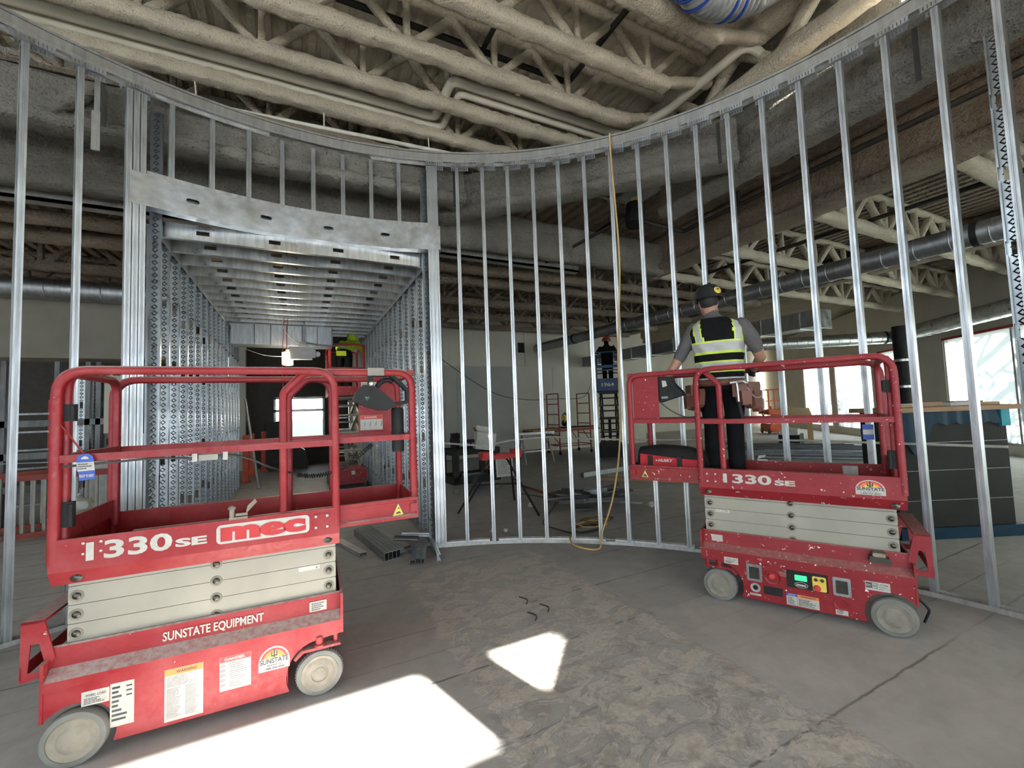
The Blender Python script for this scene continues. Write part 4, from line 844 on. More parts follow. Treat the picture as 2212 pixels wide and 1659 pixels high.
MB().box((9.40, 4.93, 2.99), (10.0, 4.96, 3.39)).obj('end_collar', MT['galv_duct'], rd, 0)
spiral('spiral_duct', 'dull round duct under the ceiling behind the left studs', (-7.0, 8.8, 3.62), (-1.9, 8.8, 3.62), .16, MT['galv_dark'], .32)
# corridor ductwork, light, sign
cd = MB().box((-1.12, 9.3, 2.95), (.62, 9.75, 3.335)).obj('rectangular_duct', MT['galv_dark'], None, 0); tag(cd, 'wide flat duct across the far end of the corridor', 'duct')
for k in range(6): MB().box((-.75+.27*k, 9.285, 2.95), (-.74+.27*k, 9.30, 3.335)).obj('duct_seam', MT['black'], cd, 0)
pipe('conduit_drop', 'thin conduit dropping from the corridor joists to the exit sign', [(.10, 9.15, 3.4), (.10, 9.15, 3.0), (.35, 9.2, 2.96), (.9, 9.25, 2.95)], .014, MT['galv_dark'], 'conduit', .05)
for i, x in enumerate((-.26, -.20)): pipe('hanging_wire', ['left red wire hanging down the corridor', 'right red wire hanging down the corridor'][i], catmull([(x+.03, 8.6, 3.35), (x, 8.62, 2.6), (x+.01, 8.63, 1.9), (x+.02, 8.6, 1.2)], 5), .006, MT['redvinyl'], 'wire')
pipe('hanging_wire', 'pale cable looping from the joists behind the work light', catmull([(-.25, 8.4, 3.4), (-.22, 8.6, 3.1), (.0, 9.0, 2.95), (.25, 9.1, 2.9)], 6), .006, MT['fp_smooth'], 'cable')
pipe('hanging_wire', 'thin white wire sagging left of the work light', catmull([(-.95, 9.3, 2.88), (-.6, 9.3, 2.75), (-.3, 9.25, 2.72)], 6), .005, MT['white'], 'wire')
wlt = thing('work_light', 'glowing caged work light hanging in the corridor', 'lamp', (-.19, 9.2, 2.55))
MB().lathe([(0, .0), (.07, .0), (.088, .03), (.088, .22), (.07, .25), (0, .25)], (0, 0, 0), (0, 0, 1), 18).obj('bulb', glow('lamp_glow', (1.0, .88, .62), 90.0), wlt, 40)
cg = MB(); [cg.tube([(.094*math.cos(a), .094*math.sin(a), 0), (.094*math.cos(a), .094*math.sin(a), .25)], .003, 5) for a in [k*math.pi/4 for k in range(8)]]; cg.lathe([(.03, .24), (.03, .30), (0, .30)], (0, 0, 0), (0, 0, 1), 12).obj('cage', MT['yellow'], wlt, 40)
em = MB().prism([(-.16, 2.66), (.24, 2.66), (.24, 2.70), (.30, 2.70), (.30, 2.84), (.26, 2.86), (.26, 2.90), (-.16, 2.90)], lambda u, v, t: (u, t, v), 9.12, 9.22).obj('emergency_light', plain('light_housing', (.55,.55,.56), .6), None, 0); tag(em, 'grey white emergency light unit beside the work light', 'light fixture')
MB().lathe([(0, 0), (.05, .01), (.055, .05), (.03, .08), (0, .085)], (.30, 9.17, 2.77), (1, 0, 0), 14).obj('lamp_head', plain('lamp_white', (.7,.7,.7), .5), em, 40)
ex_ = MB().box((.0, 9.1, 2.92), (.13, 9.14, 2.99)).obj('exit_sign', MT['white'], None, 0); tag(ex_, 'small white exit sign above the emergency light', 'sign')
# ================================================================ raised lifts further back
def raised_lift(name, label, loc, rz, zd, pm, am, number=None, stages=3, boxed=False, cm_=None):
    T = thing(name, label, 'scissor lift', loc, rz)
    ch = MB().box((-.62, -.33, .10), (.62, .33, .42)).prism([(-.64, .28), (-.62, .46), (.62, .46), (.66, .30), (.66, .12), (-.64, .12)], lambda u, v, t: (u, t, v), -.30, .30).box((-.68, -.36, .20), (-.60, .36, .40)).obj('chassis', cm_ or pm, T, 20)
    for x in (-.45, .45):
        for s in (-1, 1): MB().lathe([(0, -.06), (.11, -.06), (.125, -.05), (.125, -.01), (.11, 0), (0, 0)], (x, s*.37, .125), (0, s, 0), 20).obj('wheel', MT['rubber'], T, 35)
    z0 = .46; hh = (zd-.06-z0)/stages
    for k in range(stages):
        za, zb = z0+hh*k, z0+hh*(k+1)
        for s in (-1, 1):
            for d in (-1, 1):
                MB().sweep([(-.55*d, s*(.24 if d > 0 else .19), za+.03), (.55*d, s*(.24 if d > 0 else .19), zb-.03)], rsq(.045, .075, .1), (0, 1, 0)).obj('scissor_arm', am, T, 20)
        for x, z in ((-.55, zb-.03), (.55, zb-.03), (0, (za+zb)/2)): MB().cyl((x, -.28, z), (x, .28, z), .022, 10).obj('cross_tube', am, T, 40)
    MB().cyl((-.35, 0, z0+.1), (.2, 0, z0+hh*1.8), .045, 12).obj('lift_cylinder', am, T, 40)
    pf = MB().box((-.65, -.37, zd-.05), (.65, .37, zd)).box((-.65, -.37, zd), (-.635, .37, zd+.15)).box((.635, -.37, zd), (.65, .37, zd+.15)).box((-.65, -.37, zd), (.65, -.36, zd+.15)).box((-.65, .36, zd), (.65, .37, zd+.15)).obj('platform', pm, T, 0)
    for s in (-1, 1):
        r_ = MB().sweep(fillet([(-.63, s*.35, zd), (-.63, s*.35, zd+1.05), (.63, s*.35, zd+1.05), (.63, s*.35, zd)], .08, 4), rsq(.036, .036, .3), (0, 1, 0)).obj('side_rail', pm, T, 50); MB().box((-.63, s*.35-.015, zd+.52), (.63, s*.35+.015, zd+.555)).obj('mid_rail', pm, r_, 0)
        r_ = MB().sweep(fillet([(s*.63, -.33, zd), (s*.63, -.33, zd+1.05), (s*.63, .33, zd+1.05), (s*.63, .33, zd)], .08, 4), rsq(.036, .036, .3), (1, 0, 0)).obj('end_rail', pm, T, 50); MB().box((s*.63-.015, -.33, zd+.52), (s*.63+.015, .33, zd+.555)).obj('mid_rail', pm, r_, 0)
    if boxed:
        bx = MB()
        bx.box((-.66, -.38, zd+.03), (-.645, .38, zd+.30)).box((-.66, -.38, zd+.60), (-.645, .38, zd+.68)).box((-.66, -.38, zd+.03), (-.645, -.30, zd+.68)).box((-.66, .30, zd+.03), (-.645, .38, zd+.68)).obj('end_panel', pm, T, 0)
        MB().box((-.60, -.38, zd+.03), (.6, -.37, zd+1.0)).obj('side_panel', pm, T, 0)
    if number: text_on('fleet_number', number, lambda u, v: (-.664, .17-.34*u, zd+.07+.11*v), MT['white'], T, .03, label='white number '+number)
    return T
MT['bluepaint'] = paint('blue_lift_paint', (.012,.05,.14), .2); MT['armdark'] = plain('dark_arm_paint', (.045,.045,.048), .5); MT['orangepaint'] = paint('orange_lift_paint', (.60,.10,.02), .15)
LC = raised_lift('scissor_lift', 'raised red scissor lift inside the corridor, carrying the lime hooded worker', (.93, 10.35, 0), math.pi/2, 2.02, MT['red2'], MT['cream'], None, 4)
lb = MB().box((-.70, -.12, .30), (-.685, -.05, .38)).obj('small_label', MT['white'], LC, 0)
raised_lift('scissor_lift', 'raised blue scissor lift numbered 1964 in front of the back wall', (8.22, 10.08, 0), .886, 2.02, MT['bluepaint'], MT['armdark'], '1964', 4, True, MT['black'])
raised_lift('scissor_lift', 'small orange scissor lift far off by the sunlit cream wall', (19.3, 12.2, 0), .9, .95, MT['orangepaint'], MT['orangepaint'], None, 1)
# ================================================================ loose steel on the floor by the corridor
def loose_stud(name, label, a, b, depth, mat, roll=0., group=None, fl=.041, cat='metal stud', lift=0.0):
    """stud lying from a to b; web faces up when roll = 0"""
    a, b = V(a), V(b); L = (b-a).length; me = stud_mesh('stud_piece', depth, L, mat, fl=fl); t = (b-a).normalized(); s = t.cross(V((0, 0, 1))).normalized(); u = s.cross(t)
    R = Matrix((( s.x, u.x, t.x), (s.y, u.y, t.y), (s.z, u.z, t.z))).to_4x4() @ Matrix.Rotation(roll, 4, 'Z')
    o = bpy.data.objects.new(name, me); COL.objects.link(o); o.matrix_world = Matrix.Translation(a + V((0, 0, lift))) @ R; return tag(o, label, cat, group)
names5 = ['leftmost', 'second from left', 'middle', 'second from right', 'rightmost']
for k in range(5):     # bundle of five standing on edge
    dx = .043*k; loose_stud('metal_stud', '%s of five steel studs bundled on edge beside the corridor' % names5[k], (.62+dx, 5.95+.02*k, .047), (.795+dx, 4.74+.012*k, .047), .090, MT['galv_dark'], math.pi/2, 'studs bundled on edge by the corridor')
loose_stud('metal_track', 'short ribbed steel channel lying left of the stud bundle', (.42, 5.75, .042), (.62, 5.05, .042), .09, MT['galv'], math.pi, cat='metal track')
loose_stud('metal_stud', 'perforated stud offcut lying face up at the corridor corner', (1.20, 5.0, .044), (1.06, 4.49, .044), .12, MT['galv_dimple'], math.pi, cat='metal stud')
loose_stud('metal_stud', 'embossed stud offcut resting on top of another by the right jamb', (1.27, 4.98, .088), (1.10, 4.45, .062), .10, MT['galv_dimple'], math.pi+.1, cat='metal stud')
loose_stud('metal_track', 'plain angle piece lying nearest the right jamb', (1.36, 5.0, .044), (1.27, 4.43, .044), .07, MT['galv'], math.pi/2, cat='metal track')
loose_stud('metal_track', 'short dark channel offcut tilted across the stud bundle', (1.08, 5.22, .10), (1.36, 5.03, .095), .05, MT['galv_dark'], .4, cat='metal track')
loose_stud('metal_track', 'second dark channel offcut behind the tilted one', (.98, 5.16, .095), (1.22, 5.0, .09), .05, MT['galv_dark'], -.3, cat='metal track')
loose_stud('metal_track', 'flat steel strip lying crosswise behind the offcuts', (.93, 4.93, .02), (1.36, 4.98, .03), .06, MT['galv'], math.pi, cat='metal track', fl=.015)
loose_stud('metal_stud', 'long flat stud lying on the floor right of the bundle', (.93, 5.9, .03), (1.10, 5.05, .03), .09, MT['galv_dusty'], math.pi, cat='metal stud', fl=.03)
# ================================================================ behind the curved wall
# cart
ct = thing('tool_cart', 'black two shelf tool cart loaded with tools behind the studs', 'cart', (3.02, 8.05, 0), .1)
MB().box((-.5, -.35, .72), (.5, .35, .76)).box((-.5, -.35, .76), (.5, -.33, .82)).box((-.5, .33, .76), (.5, .35, .82)).box((-.5, -.35, .76), (-.48, .35, .82)).box((.48, -.35, .76), (.5, .35, .82)).obj('top_tray', MT['black'], ct, 0)
MB().box((-.5, -.35, .18), (.5, .35, .22)).box((-.5, -.35, .22), (.5, -.33, .32)).box((-.5, .33, .22), (.5, .35, .32)).box((-.5, -.35, .22), (-.48, .35, .32)).box((.48, -.35, .22), (.5, .35, .32)).obj('lower_tray', MT['black'], ct, 0)
for x in (-.44, .44):
    for y in (-.30, .30):
        MB().box((x-.05, y-.05, .2), (x+.05, y+.05, .74)).obj('leg', MT['black'], ct, 0); MB().lathe([(0, -.02), (.05, -.02), (.06, 0), (.05, .02), (0, .02)], (x, y, .061), (0, 1, 0), 16).obj('caster', MT['rubber'], ct, 40)
tl_ = thing('miter_saw', 'dark chop saw standing on the black cart', 'saw', (2.72, 7.98, .762), .3)
MB().box((-.16, -.14, 0), (.16, .14, .05)).obj('base', MT['black'], tl_, 0); MB().lathe([(0, -.03), (.13, -.03), (.13, .03), (0, .03)], (0, .03, .19), (1, 0, 0), 20).obj('blade_guard', MT['black'], tl_, 40); MB().tube([(0, .1, .05), (0, .12, .25), (0, -.05, .36)], .022, 8).obj('arm', MT['black'], tl_, 40); MB().box((-.05, -.02, .26), (.09, .10, .36)).obj('motor', MT['black'], tl_, 0)
dr_ = thing('cordless_drill', 'black cordless drill standing upright on the cart', 'drill', (2.99, 7.88, .762)); MB().tube([(0, 0, .05), (0, 0, .17)], [.022, .02], 8).obj('grip', MT['black'], dr_, 40); MB().box((-.035, -.05, 0), (.035, .05, .05)).obj('battery', MT['black'], dr_, 0); MB().tube([(-.07, 0, .20), (.05, 0, .20), (.10, 0, .20)], [.035, .035, .015], 10).obj('body', MT['black'], dr_, 40)
bx = thing('white_box', 'tilted white cardboard box with open flaps on the cart', 'box', (3.22, 7.80, .79), -.15); bxm = Matrix.Rotation(.16, 4, 'Y')
MB().box((-.19, -.13, 0), (.19, .13, .33), M=bxm).obj('carton', MT['paper'], bx, 0); MB().prism([(-.19, .33), (.19, .33), (.13, .44), (-.16, .45)], lambda u, v, t: bxm @ V((u, t, v)), .125, .13).obj('flap', MT['paper'], bx, 0); MB().prism([(-.13, .33), (.13, .33), (.10, .40), (-.10, .40)], lambda u, v, t: bxm @ V((-.19-(v-.33)*.8, u, v)), 0, .004).obj('flap', MT['brownbox'], bx, 0)
tr = tag(MB().box((-.22, -.16, 0), (.22, .16, .02)).box((-.22, -.16, .02), (-.20, .16, .08)).box((.2, -.16, .02), (.22, .16, .08)).box((-.2, .14, .02), (.2, .16, .08)).box((-.2, -.16, .02), (.2, -.14, .08)).obj('parts_bin', MT['galv_dark'], None, 0), 'small open parts bin of fasteners on the lower cart shelf', 'bin'); tr.location = (3.1, 8.0, .222)
# red work stand
sa = thing('work_stand', 'red topped folding work stand with splayed black legs', 'sawhorse', (2.78, 6.05, 0))
tp = MB().box((-.33, -.06, .80), (.33, .06, .86)).box((-.33, -.09, .85), (-.22, .09, .92)).box((.20, -.09, .85), (.33, .09, .93)).box((-.1, -.07, .86), (.12, .07, .88)).obj('top_beam', MT['redvinyl'], sa, 20)
for fx, fy, tx in ((-.66, .16, -.18), (.28, -.64, .10), (.48, .54, .16), (-.35, .62, -.12)): MB().tube([(tx, 0, .80), (fx, fy, .02)], .016, 8).obj('leg', MT['black'], sa, 40)
MB().tube([(-.38, .08, .42), (.17, -.3, .45)], .010, 6).obj('brace', MT['black'], sa, 40); MB().tube([(.17, -.3, .45), (.29, .25, .46)], .010, 6).obj('brace', MT['black'], sa, 40)
cp_ = tag(MB().box((-.16, -.004, 0), (.16, .004, .34), M=Matrix.Rotation(-.12, 4, 'X')).obj('instruction_card', MT['paper'], None, 0), 'white printed card leaning below the red work stand', 'card'); cp_.location = (3.12, 6.62, .42)
lines_mb(MB(), -.13, .13, .04, .30, lambda a, z: (a, -.006 - z*math.tan(-.12)*-1*.0 - .0, z), 9, 3).xf(Matrix.Rotation(-.12, 4, 'X')).obj('card_print', MT['grayink'], cp_, 0)
# plastic hose draped at rail height, wire
pipe('air_hose', 'pale hose strung across behind the studs at waist height', catmull([(1.75, 6.3, 1.09), (2.05, 6.4, 1.06), (2.7, 6.5, .98), (3.1, 6.5, 1.02), (3.45, 6.45, 1.04), (3.9, 6.3, 1.05), (4.4, 6.0, 1.0), (5.2, 5.2, .97), (5.6, 3.6, 1.02), (5.75, 1.5, 1.05)], 6), .014, plain('pale_hose', (.62,.61,.56), .6), 'hose')
pipe('sagging_wire', 'thin dark wire sagging across the back wall', catmull([(1.75, 8.09, 4.12), (1.95, 8.0, 3.05), (2.52, 8.0, 2.55), (3.5, 8.0, 1.93), (4.25, 8.0, 1.75), (5.1, 8.0, 1.74), (6.0, 8.2, 1.8), (7.0, 9.2, 2.4)], 8), .007, MT['cord_dark'], 'wire')
# scaffold
sf = thing('scaffold', 'red rolling scaffold with ladder ends and a plank deck by the back wall', 'scaffold', (8.2, 12.2, 0)); MT['scafred'] = plain('red_scaffold_paint', (.30,.045,.03), .6)
for x in (-.62, .62):
    e_ = MB()
    for y in (-.36, .36): e_.cyl((x, y, .12), (x, y, 2.0), .022, 8)
    for k in range(6): e_.cyl((x, -.36, .30+.34*k), (x, .36, .30+.34*k), .016, 8)
    e_.obj('ladder_end', MT['scafred'], sf, 40)
    for y in (-.36, .36): MB().lathe([(0, -.02), (.055, -.02), (.06, 0), (.055, .02), (0, .02)], (x, y, .06), (1, 0, 0), 14).obj('caster', MT['black'], sf, 40)
for y in (-.36, .36): MB().box((-1.6, y-.02, .76), (1.0, y+.02, .82)).obj('side_beam', MT['scafred'], sf, 0); MB().cyl((-.6, y, .28), (.6, y, .28), .015, 6).obj('tie_bar', MT['scafred'], sf, 40); MB().cyl((.62, y, .35), (.3, y, .78), .014, 6).obj('knee_brace', MT['scafred'], sf, 40); MB().cyl((-.62, y, .35), (-1.0, y, .78), .014, 6).obj('knee_brace', MT['scafred'], sf, 40)
MB().box((-1.6, -.34, .82), (1.0, .34, .86)).obj('deck', MT['ply'], sf, 0)
ys = thing('saw', 'yellow power saw standing on the scaffold deck', 'saw', (7.87, 11.95, .862), .2); MB().box((-.12, -.1, 0), (.12, .1, .04)).obj('base', MT['black'], ys, 0); MB().lathe([(0, -.04), (.1, -.04), (.1, .04), (0, .04)], (0, 0, .16), (1, .2, 0), 16).obj('guard', MT['black'], ys, 40); MB().box((-.04, -.06, .18), (.16, .1, .42)).obj('motor', MT['yellow'], ys, 0); MB().tube([(.1, 0, .4), (.02, 0, .5), (-.08, 0, .44)], .02, 8).obj('handle', MT['black'], ys, 40)
for i in range(3):
    o = tag(MB().box((-.5, -.05, 0), (.5, .05, .035)).obj('board_offcut', [MT['black'], MT['paper'], MT['galv_dark']][i], None, 0), ['black board lying on the scaffold deck', 'white strip lying on the scaffold deck', 'grey board at the back of the scaffold deck'][i], 'board'); o.location = (8.6-.1*i, 11.98+.18*i, .862); o.rotation_euler = (0, 0, .1*i-.1)
sh = thing('trestle', 'grey folding trestle standing left of the scaffold', 'sawhorse', (5.95, 10.6, 0)); MB().box((-.62, -.06, .82), (.62, .06, .88)).obj('top_beam', MT['galv_dark'], sh, 0)
for x in (-.45, .45):
    for y in (-.28, .28): MB().tube([(x*.9, 0, .83), (x, y, .02)], .02, 6).obj('leg', MT['galv_dark'], sh, 40)
MB().box((-.42, -.16, .35), (.42, .16, .38)).obj('lower_shelf', MT['galv_dark'], sh, 0)
bwall_p = tag(MB().box((6.93, 13.26, 3.53), (7.17, 13.30, 3.88)).obj('electrical_box', MT['black'], None, 0), 'square black box high on the back wall', 'box')
MT['scrap'] = galv('dirty_scrap_steel', (.16,.165,.17), .5)
# debris pile: each offcut its own thing
rnd = random.Random(21); mats3 = [MT['galv_dark'], MT['galv'], MT['galv_dusty']]
pos = ['on the near side', 'on the far side', 'at the left end', 'at the right end', 'in the middle']
for i in range(26):
    x, y = 4.02+rnd.gauss(0, .30), 5.50+rnd.gauss(0, .24); a = rnd.gauss(-.75, .5); L = rnd.uniform(.3, .95); dx, dy = math.cos(a)*L/2, math.sin(a)*L/2; z = .03 + .0085*i
    loose_stud('steel_offcut', 'steel stud offcut in the scrap pile behind the curved wall', (x-dx, y-dy, z), (x+dx, y+dy, z+rnd.uniform(-.02, .09)), rnd.choice((.05, .09, .07)), [MT['scrap'], MT['scrap'], MT['galv_dark']][i % 3], rnd.choice((0, math.pi, math.pi/2)), 'steel offcuts in the scrap pile', cat='offcut', fl=.03)
rb = tag(MB().box((3.72, 5.45, .09), (3.77, 7.5, .12)).obj('red_bar', plain('rusty_bar', (.20,.06,.04), .7), None, 0), 'rusty red bar lying across the scrap pile', 'bar')
cbm = tag(MB().box((-.75, -.05, 0), (.75, .05, .10)).obj('floor_track', MT['galv_dark'], None, 0), 'grey steel channel on the floor beyond the scrap pile', 'metal track'); cbm.location = (6.3, 7.95, 0); cbm.rotation_euler = (0, 0, .15)
pl_ = tag(MB().box((-1.1, -.07, 0), (1.1, .07, .06)).obj('wood_plank', MT['ply'], None, 0), 'long thin plank on the floor in front of the blue lift', 'plank'); pl_.location = (6.4, 6.5, 0); pl_.rotation_euler = (0, 0, -.85)
for i, (x, y, s) in enumerate([(2.18, 5.05, .045), (2.33, 5.0, .03), (4.75, 4.95, .05), (3.25, 6.0, .05)]):
    mb = ell(MB(), (0, 0, s*.8), (s, s*.8, s*.8), 6, 8); mb.v = [tuple(V(p)*(1+.35*mnoise.noise(V(p)*60))) for p in mb.v]; o = tag(mb.obj('crumpled_paper', plain('pink_paper', (.62,.50,.48), .9) if i < 2 else MT['paper'], None, 20), ['pinkish crumpled paper just behind the curved wall track', 'small crumpled scrap beside the pinkish paper', 'pale scrap right of the steel pile', 'pale scrap left of the steel pile'][i], 'paper'); o.location = (x, y, 0)
# yellow cord from the wall head to the floor and coils
pipe('extension_cord', 'yellow extension cord hanging from the wall head to the floor', catmull([(3.24, 3.72, 4.70), (3.25, 3.73, 4.4), (3.27, 3.70, 3.2), (3.22, 3.74, 2.2), (3.20, 3.76, 1.2), (3.12, 3.83, .55), (3.0, 3.92, .12), (2.93, 3.86, .012), (2.80, 3.88, .012), (2.72, 4.05, .03), (2.80, 4.25, .05), (2.95, 4.35, .02)], 8), .010, MT['cord'], 'cord')
for i in range(3):
    c = V((3.25+.18*i, 4.55+.12*i, .012)); pts = [c + V((math.cos(t*.7+i)*(.22+.05*math.sin(t*1.3+i)), math.sin(t*.7+i)*(.14+.03*math.cos(t)), .004*i)) for t in range(20)]
    pipe('power_cord', ['dark cord looped on the floor behind the curved wall', 'yellow cord looped on the floor behind the curved wall', 'brown cord loop nearest the scrap pile'][i], catmull(pts, 4), .008, [MT['cord_dark'], MT['cord'], plain('brown_cord', (.16,.10,.05), .6)][i], 'cord')
pipe('power_cord', 'dark cord trailing over the floor towards the work stand', catmull([(3.0, 4.4, .012), (2.9, 5.0, .012), (3.2, 5.4, .012), (3.8, 6.2, .012), (3.6, 7.0, .012)], 8), .008, MT['cord_dark'], 'cord')
for i, (x, y) in enumerate([(1.62, 3.25), (1.70, 3.05), (1.55, 2.98)]): pipe('wire_scrap', ['black wire scrap on the floor above the triangular sun patch', 'second black wire scrap just below the first', 'short black wire scrap left of the others'][i], catmull([(x, y, .006), (x+.03, y-.08, .006), (x-.01, y-.14, .006)], 4), .005, MT['cord_dark'], 'wire')
# ---------------- right side: wrapped stack, studs, table, column
ws = thing('wrapped_pallet', 'tall dark wrapped stack with blue plastic behind the right studs', 'pallet stack', (6.25, 2.14, 0), math.atan2(-.57, 1.23))
ww = MB(); ww.box((-.50, 0, .12), (.78, .42, 1.36)); ww.obj('dark_wrap', plain('dark_plastic_wrap', (.022,.022,.020), .6, c2=(.032,.032,.030), scale=2, spec=.2), ws, 0)
for z in (.40, .72, 1.02): MB().box((-.505, -.008, z), (.785, -.001, z+.006)).obj('strap', MT['galv_dark'], ws, 0)
MT['bluefilm'] = plain('blue_plastic_film', (.003,.035,.07), .5, c2=(.002,.026,.05), spec=.3)
bf = MB(); nn = 26
vs = []; 
for i in range(nn+1):
    x = -.51 + 1.30*i/nn; d = .15 + .015*math.sin(i*1.7) + (.32 if 1 < i < 9 else 0)*max(0, math.sin((i-1)*.42)); vs += [(x, -.014-.008*math.sin(i*2.3), 1.37), (x, -.02-.01*math.sin(i*1.9), 1.37-d)]
bf.add(vs, [(2*i, 2*i+2, 2*i+3, 2*i+1) for i in range(nn)]).obj('blue_film', MT['bluefilm'], ws, 40)
MB().box((.70, -.03, 1.18), (.80, .0, 1.36)).obj('cyan_tape', plain('cyan_tape', (.01,.36,.46), .5), ws, 0)
MB().box((-.54, -.04, .0), (.84, .46, .12)).obj('pallet_base', MT['bluefilm'], ws, 0)
MB().box((-.56, -.05, 1.36), (.95, .50, 1.41)).obj('cover_board', MT['ply'], ws, 0)
cs, sn_ = math.cos(ws.rotation_euler.z), math.sin(ws.rotation_euler.z)
def on_ws(x, y, z): return (6.25 + x*cs - y*sn_, 2.14 + x*sn_ + y*cs, z)
bt = thing('water_bottle', 'clear plastic water bottle standing on the wrapped stack', 'bottle', on_ws(-.46, .15, 1.412)); MB().lathe([(0, 0), (.032, 0), (.033, .10), (.028, .14), (.012, .165), (.012, .18)], (0, 0, 0), (0, 0, 1), 16).obj('bottle_body', plain('bottle_plastic', (.55,.58,.58), .15), bt, 40); MB().lathe([(.014, .18), (.014, .20), (0, .20)], (0, 0, 0), (0, 0, 1), 12).obj('cap', MT['white'], bt, 40)
for i in range(7):
    mb = MB().box((-.14, -.05, 0), (.14, .05, .03+.01*(i % 3))); o = tag(mb.obj('board_scrap', [MT['wood'], MT['paper'], MT['ply']][i % 3], None, 0), 'scrap board lying on top of the wrapped stack', 'board', 'scraps on the wrapped stack'); o.location = on_ws(-.30+.17*i, .14+.05*(i % 2), 1.412); o.rotation_euler = (0, 0, ws.rotation_euler.z+rnd.uniform(-.3, .3))
col_ = thing('black_column', 'black round column with steel bands in front of the windows', 'column', (13.35, 5.1, 0)); MB().cyl((0, 0, 0), (0, 0, 3.25), .16, 20).obj('shaft', MT['black'], col_, 40)
for z in (1.0, 1.75, 2.4): MB().lathe([(.16, -.03), (.172, -.028), (.172, .028), (.16, .03)], (0, 0, z), (0, 0, 1), 20).obj('steel_band', MT['galv_duct'], col_, 40)
rnd = random.Random(5)
for i in range(34):
    row = i // 7; x = 11.9 + rnd.gauss(0, .12); y = 7.35 - .175*(i % 7) + rnd.gauss(0, .006); L = rnd.uniform(2.2, 3.0); a = -.95 + rnd.gauss(0, .012); z = .05 + .062*row
    loose_stud('metal_stud', 'long steel stud in the low pile seen through the right lift', (x-math.cos(a)*L/2, y-math.sin(a)*L/2, z), (x+math.cos(a)*L/2, y+math.sin(a)*L/2, z), .09, [MT['scrap'], MT['galv_dark']][i % 2], math.pi if i % 2 else 0, 'studs piled beyond the right lift')
for i in range(4):
    o = tag(MB().box((-.9, -.12, 0), (.9, .12, .04)).obj('wood_plank', [MT['wood'], plain('yellow_board', (.62,.48,.14), .7), MT['ply'], MT['wood']][i], None, 0), ['pine plank left of the stud pile', 'yellow plank behind the stud pile', 'brown plank right of the stud pile', 'pine plank furthest behind the stud pile'][i], 'plank'); o.location = (12.6+.5*i, 8.2+.5*i, 0); o.rotation_euler = (0, 0, -.6+.15*i)
tbx = thing('wood_bench', 'rough pine bench with a sloping top in the bright far area', 'bench', (16.6, 9.6, 0), .55); MB().prism([(-1.0, .82), (1.0, 1.12), (1.0, 1.18), (-1.0, .88)], lambda u, v, t: (u, t, v), -.45, .45).obj('top', MT['wood'], tbx, 0)
for x, h in ((-.85, .82), (.6, 1.04)):
    for y in (-.38, .38): MB().box((x-.06, y-.05, 0), (x+.06, y+.05, h)).obj('leg', MT['wood'], tbx, 0)
ml = thing('material_bin', 'black and white clutter heaped left of the pine bench', 'bin', (15.0, 8.9, 0), .4); MB().box((-.5, -.3, 0), (.5, .3, .35)).obj('bin_body', MT['black'], ml, 0); MB().box((-.45, -.25, .35), (.1, .25, .55)).obj('carton', MT['paper'], ml, 0)
for i in range(5):
    o = tag(MB().box((-.18, -.12, 0), (.18, .12, .22)).obj('carton', MT['brownbox'] if i % 2 else MT['paper'], None, 0), ['small carton left of the stud pile', 'brown carton beside the small carton', 'pale carton beyond the brown one', 'brown carton nearest the far wall', 'pale carton furthest left of the pile'][i], 'box'); o.location = (10.6+.42*i, 7.9+.25*i, 0); o.rotation_euler = (0, 0, .3*i)
# tool bag on the right lift's extension
tbg = thing('tool_bag', 'black and red open mouth tool bag lying on the right lift deck', 'bag', (3.821-.479*1.53-.878*.06, 1.545+.878*1.53-.479*.06, .908), 2.0692+math.pi)
bgm = MB(); secs = [(-.31, .07, .13), (-.285, .12, .25), (-.1, .13, .275), (.12, .125, .26), (.28, .11, .22), (.31, .06, .12)]; vs = []
for x, w, h in secs: vs += [(x, -w, .0), (x, -w*1.02, h*.45), (x, -w*.78, h*.85), (x, -w*.3, h), (x, w*.3, h), (x, w*.78, h*.85), (x, w*1.02, h*.45), (x, w, 0)]
bgm.add(vs, [(i*8+j, i*8+(j+1) % 8, (i+1)*8+(j+1) % 8, (i+1)*8+j) for i in range(5) for j in range(8)] + [tuple(range(8)), tuple(40+j for j in range(8))]).obj('bag_body', MT['black'], tbg, 50)
MT['bagred'] = plain('red_bag_fabric', (.42,.012,.02), .7)
MB().prism([(-.25, .02), (.27, .02), (.27, .16), (.0, .18), (-.24, .205)], lambda u, v, t: (u, t-(.03*(1-abs(u))), v), -.128, -.155).obj('red_side', MT['bagred'], tbg, 0)
for x in (-.15, .10): MB().box((x-.02, -.190, .015), (x+.02, -.15, .19)).obj('strap', MT['black'], tbg, 0)
text_on('bag_lettering', 'HUSKY', lambda u, v: (-.08+.125*u, -.1885, .138+.026*v), MT['white'], tbg, .04, .15)
MB().prism([(-.105, .150), (-.094, .158), (-.085, .150), (-.094, .142)], lambda u, v, t: (u, t, v), -.186, -.1885).obj('bag_emblem', MT['white'], tbg, 0)
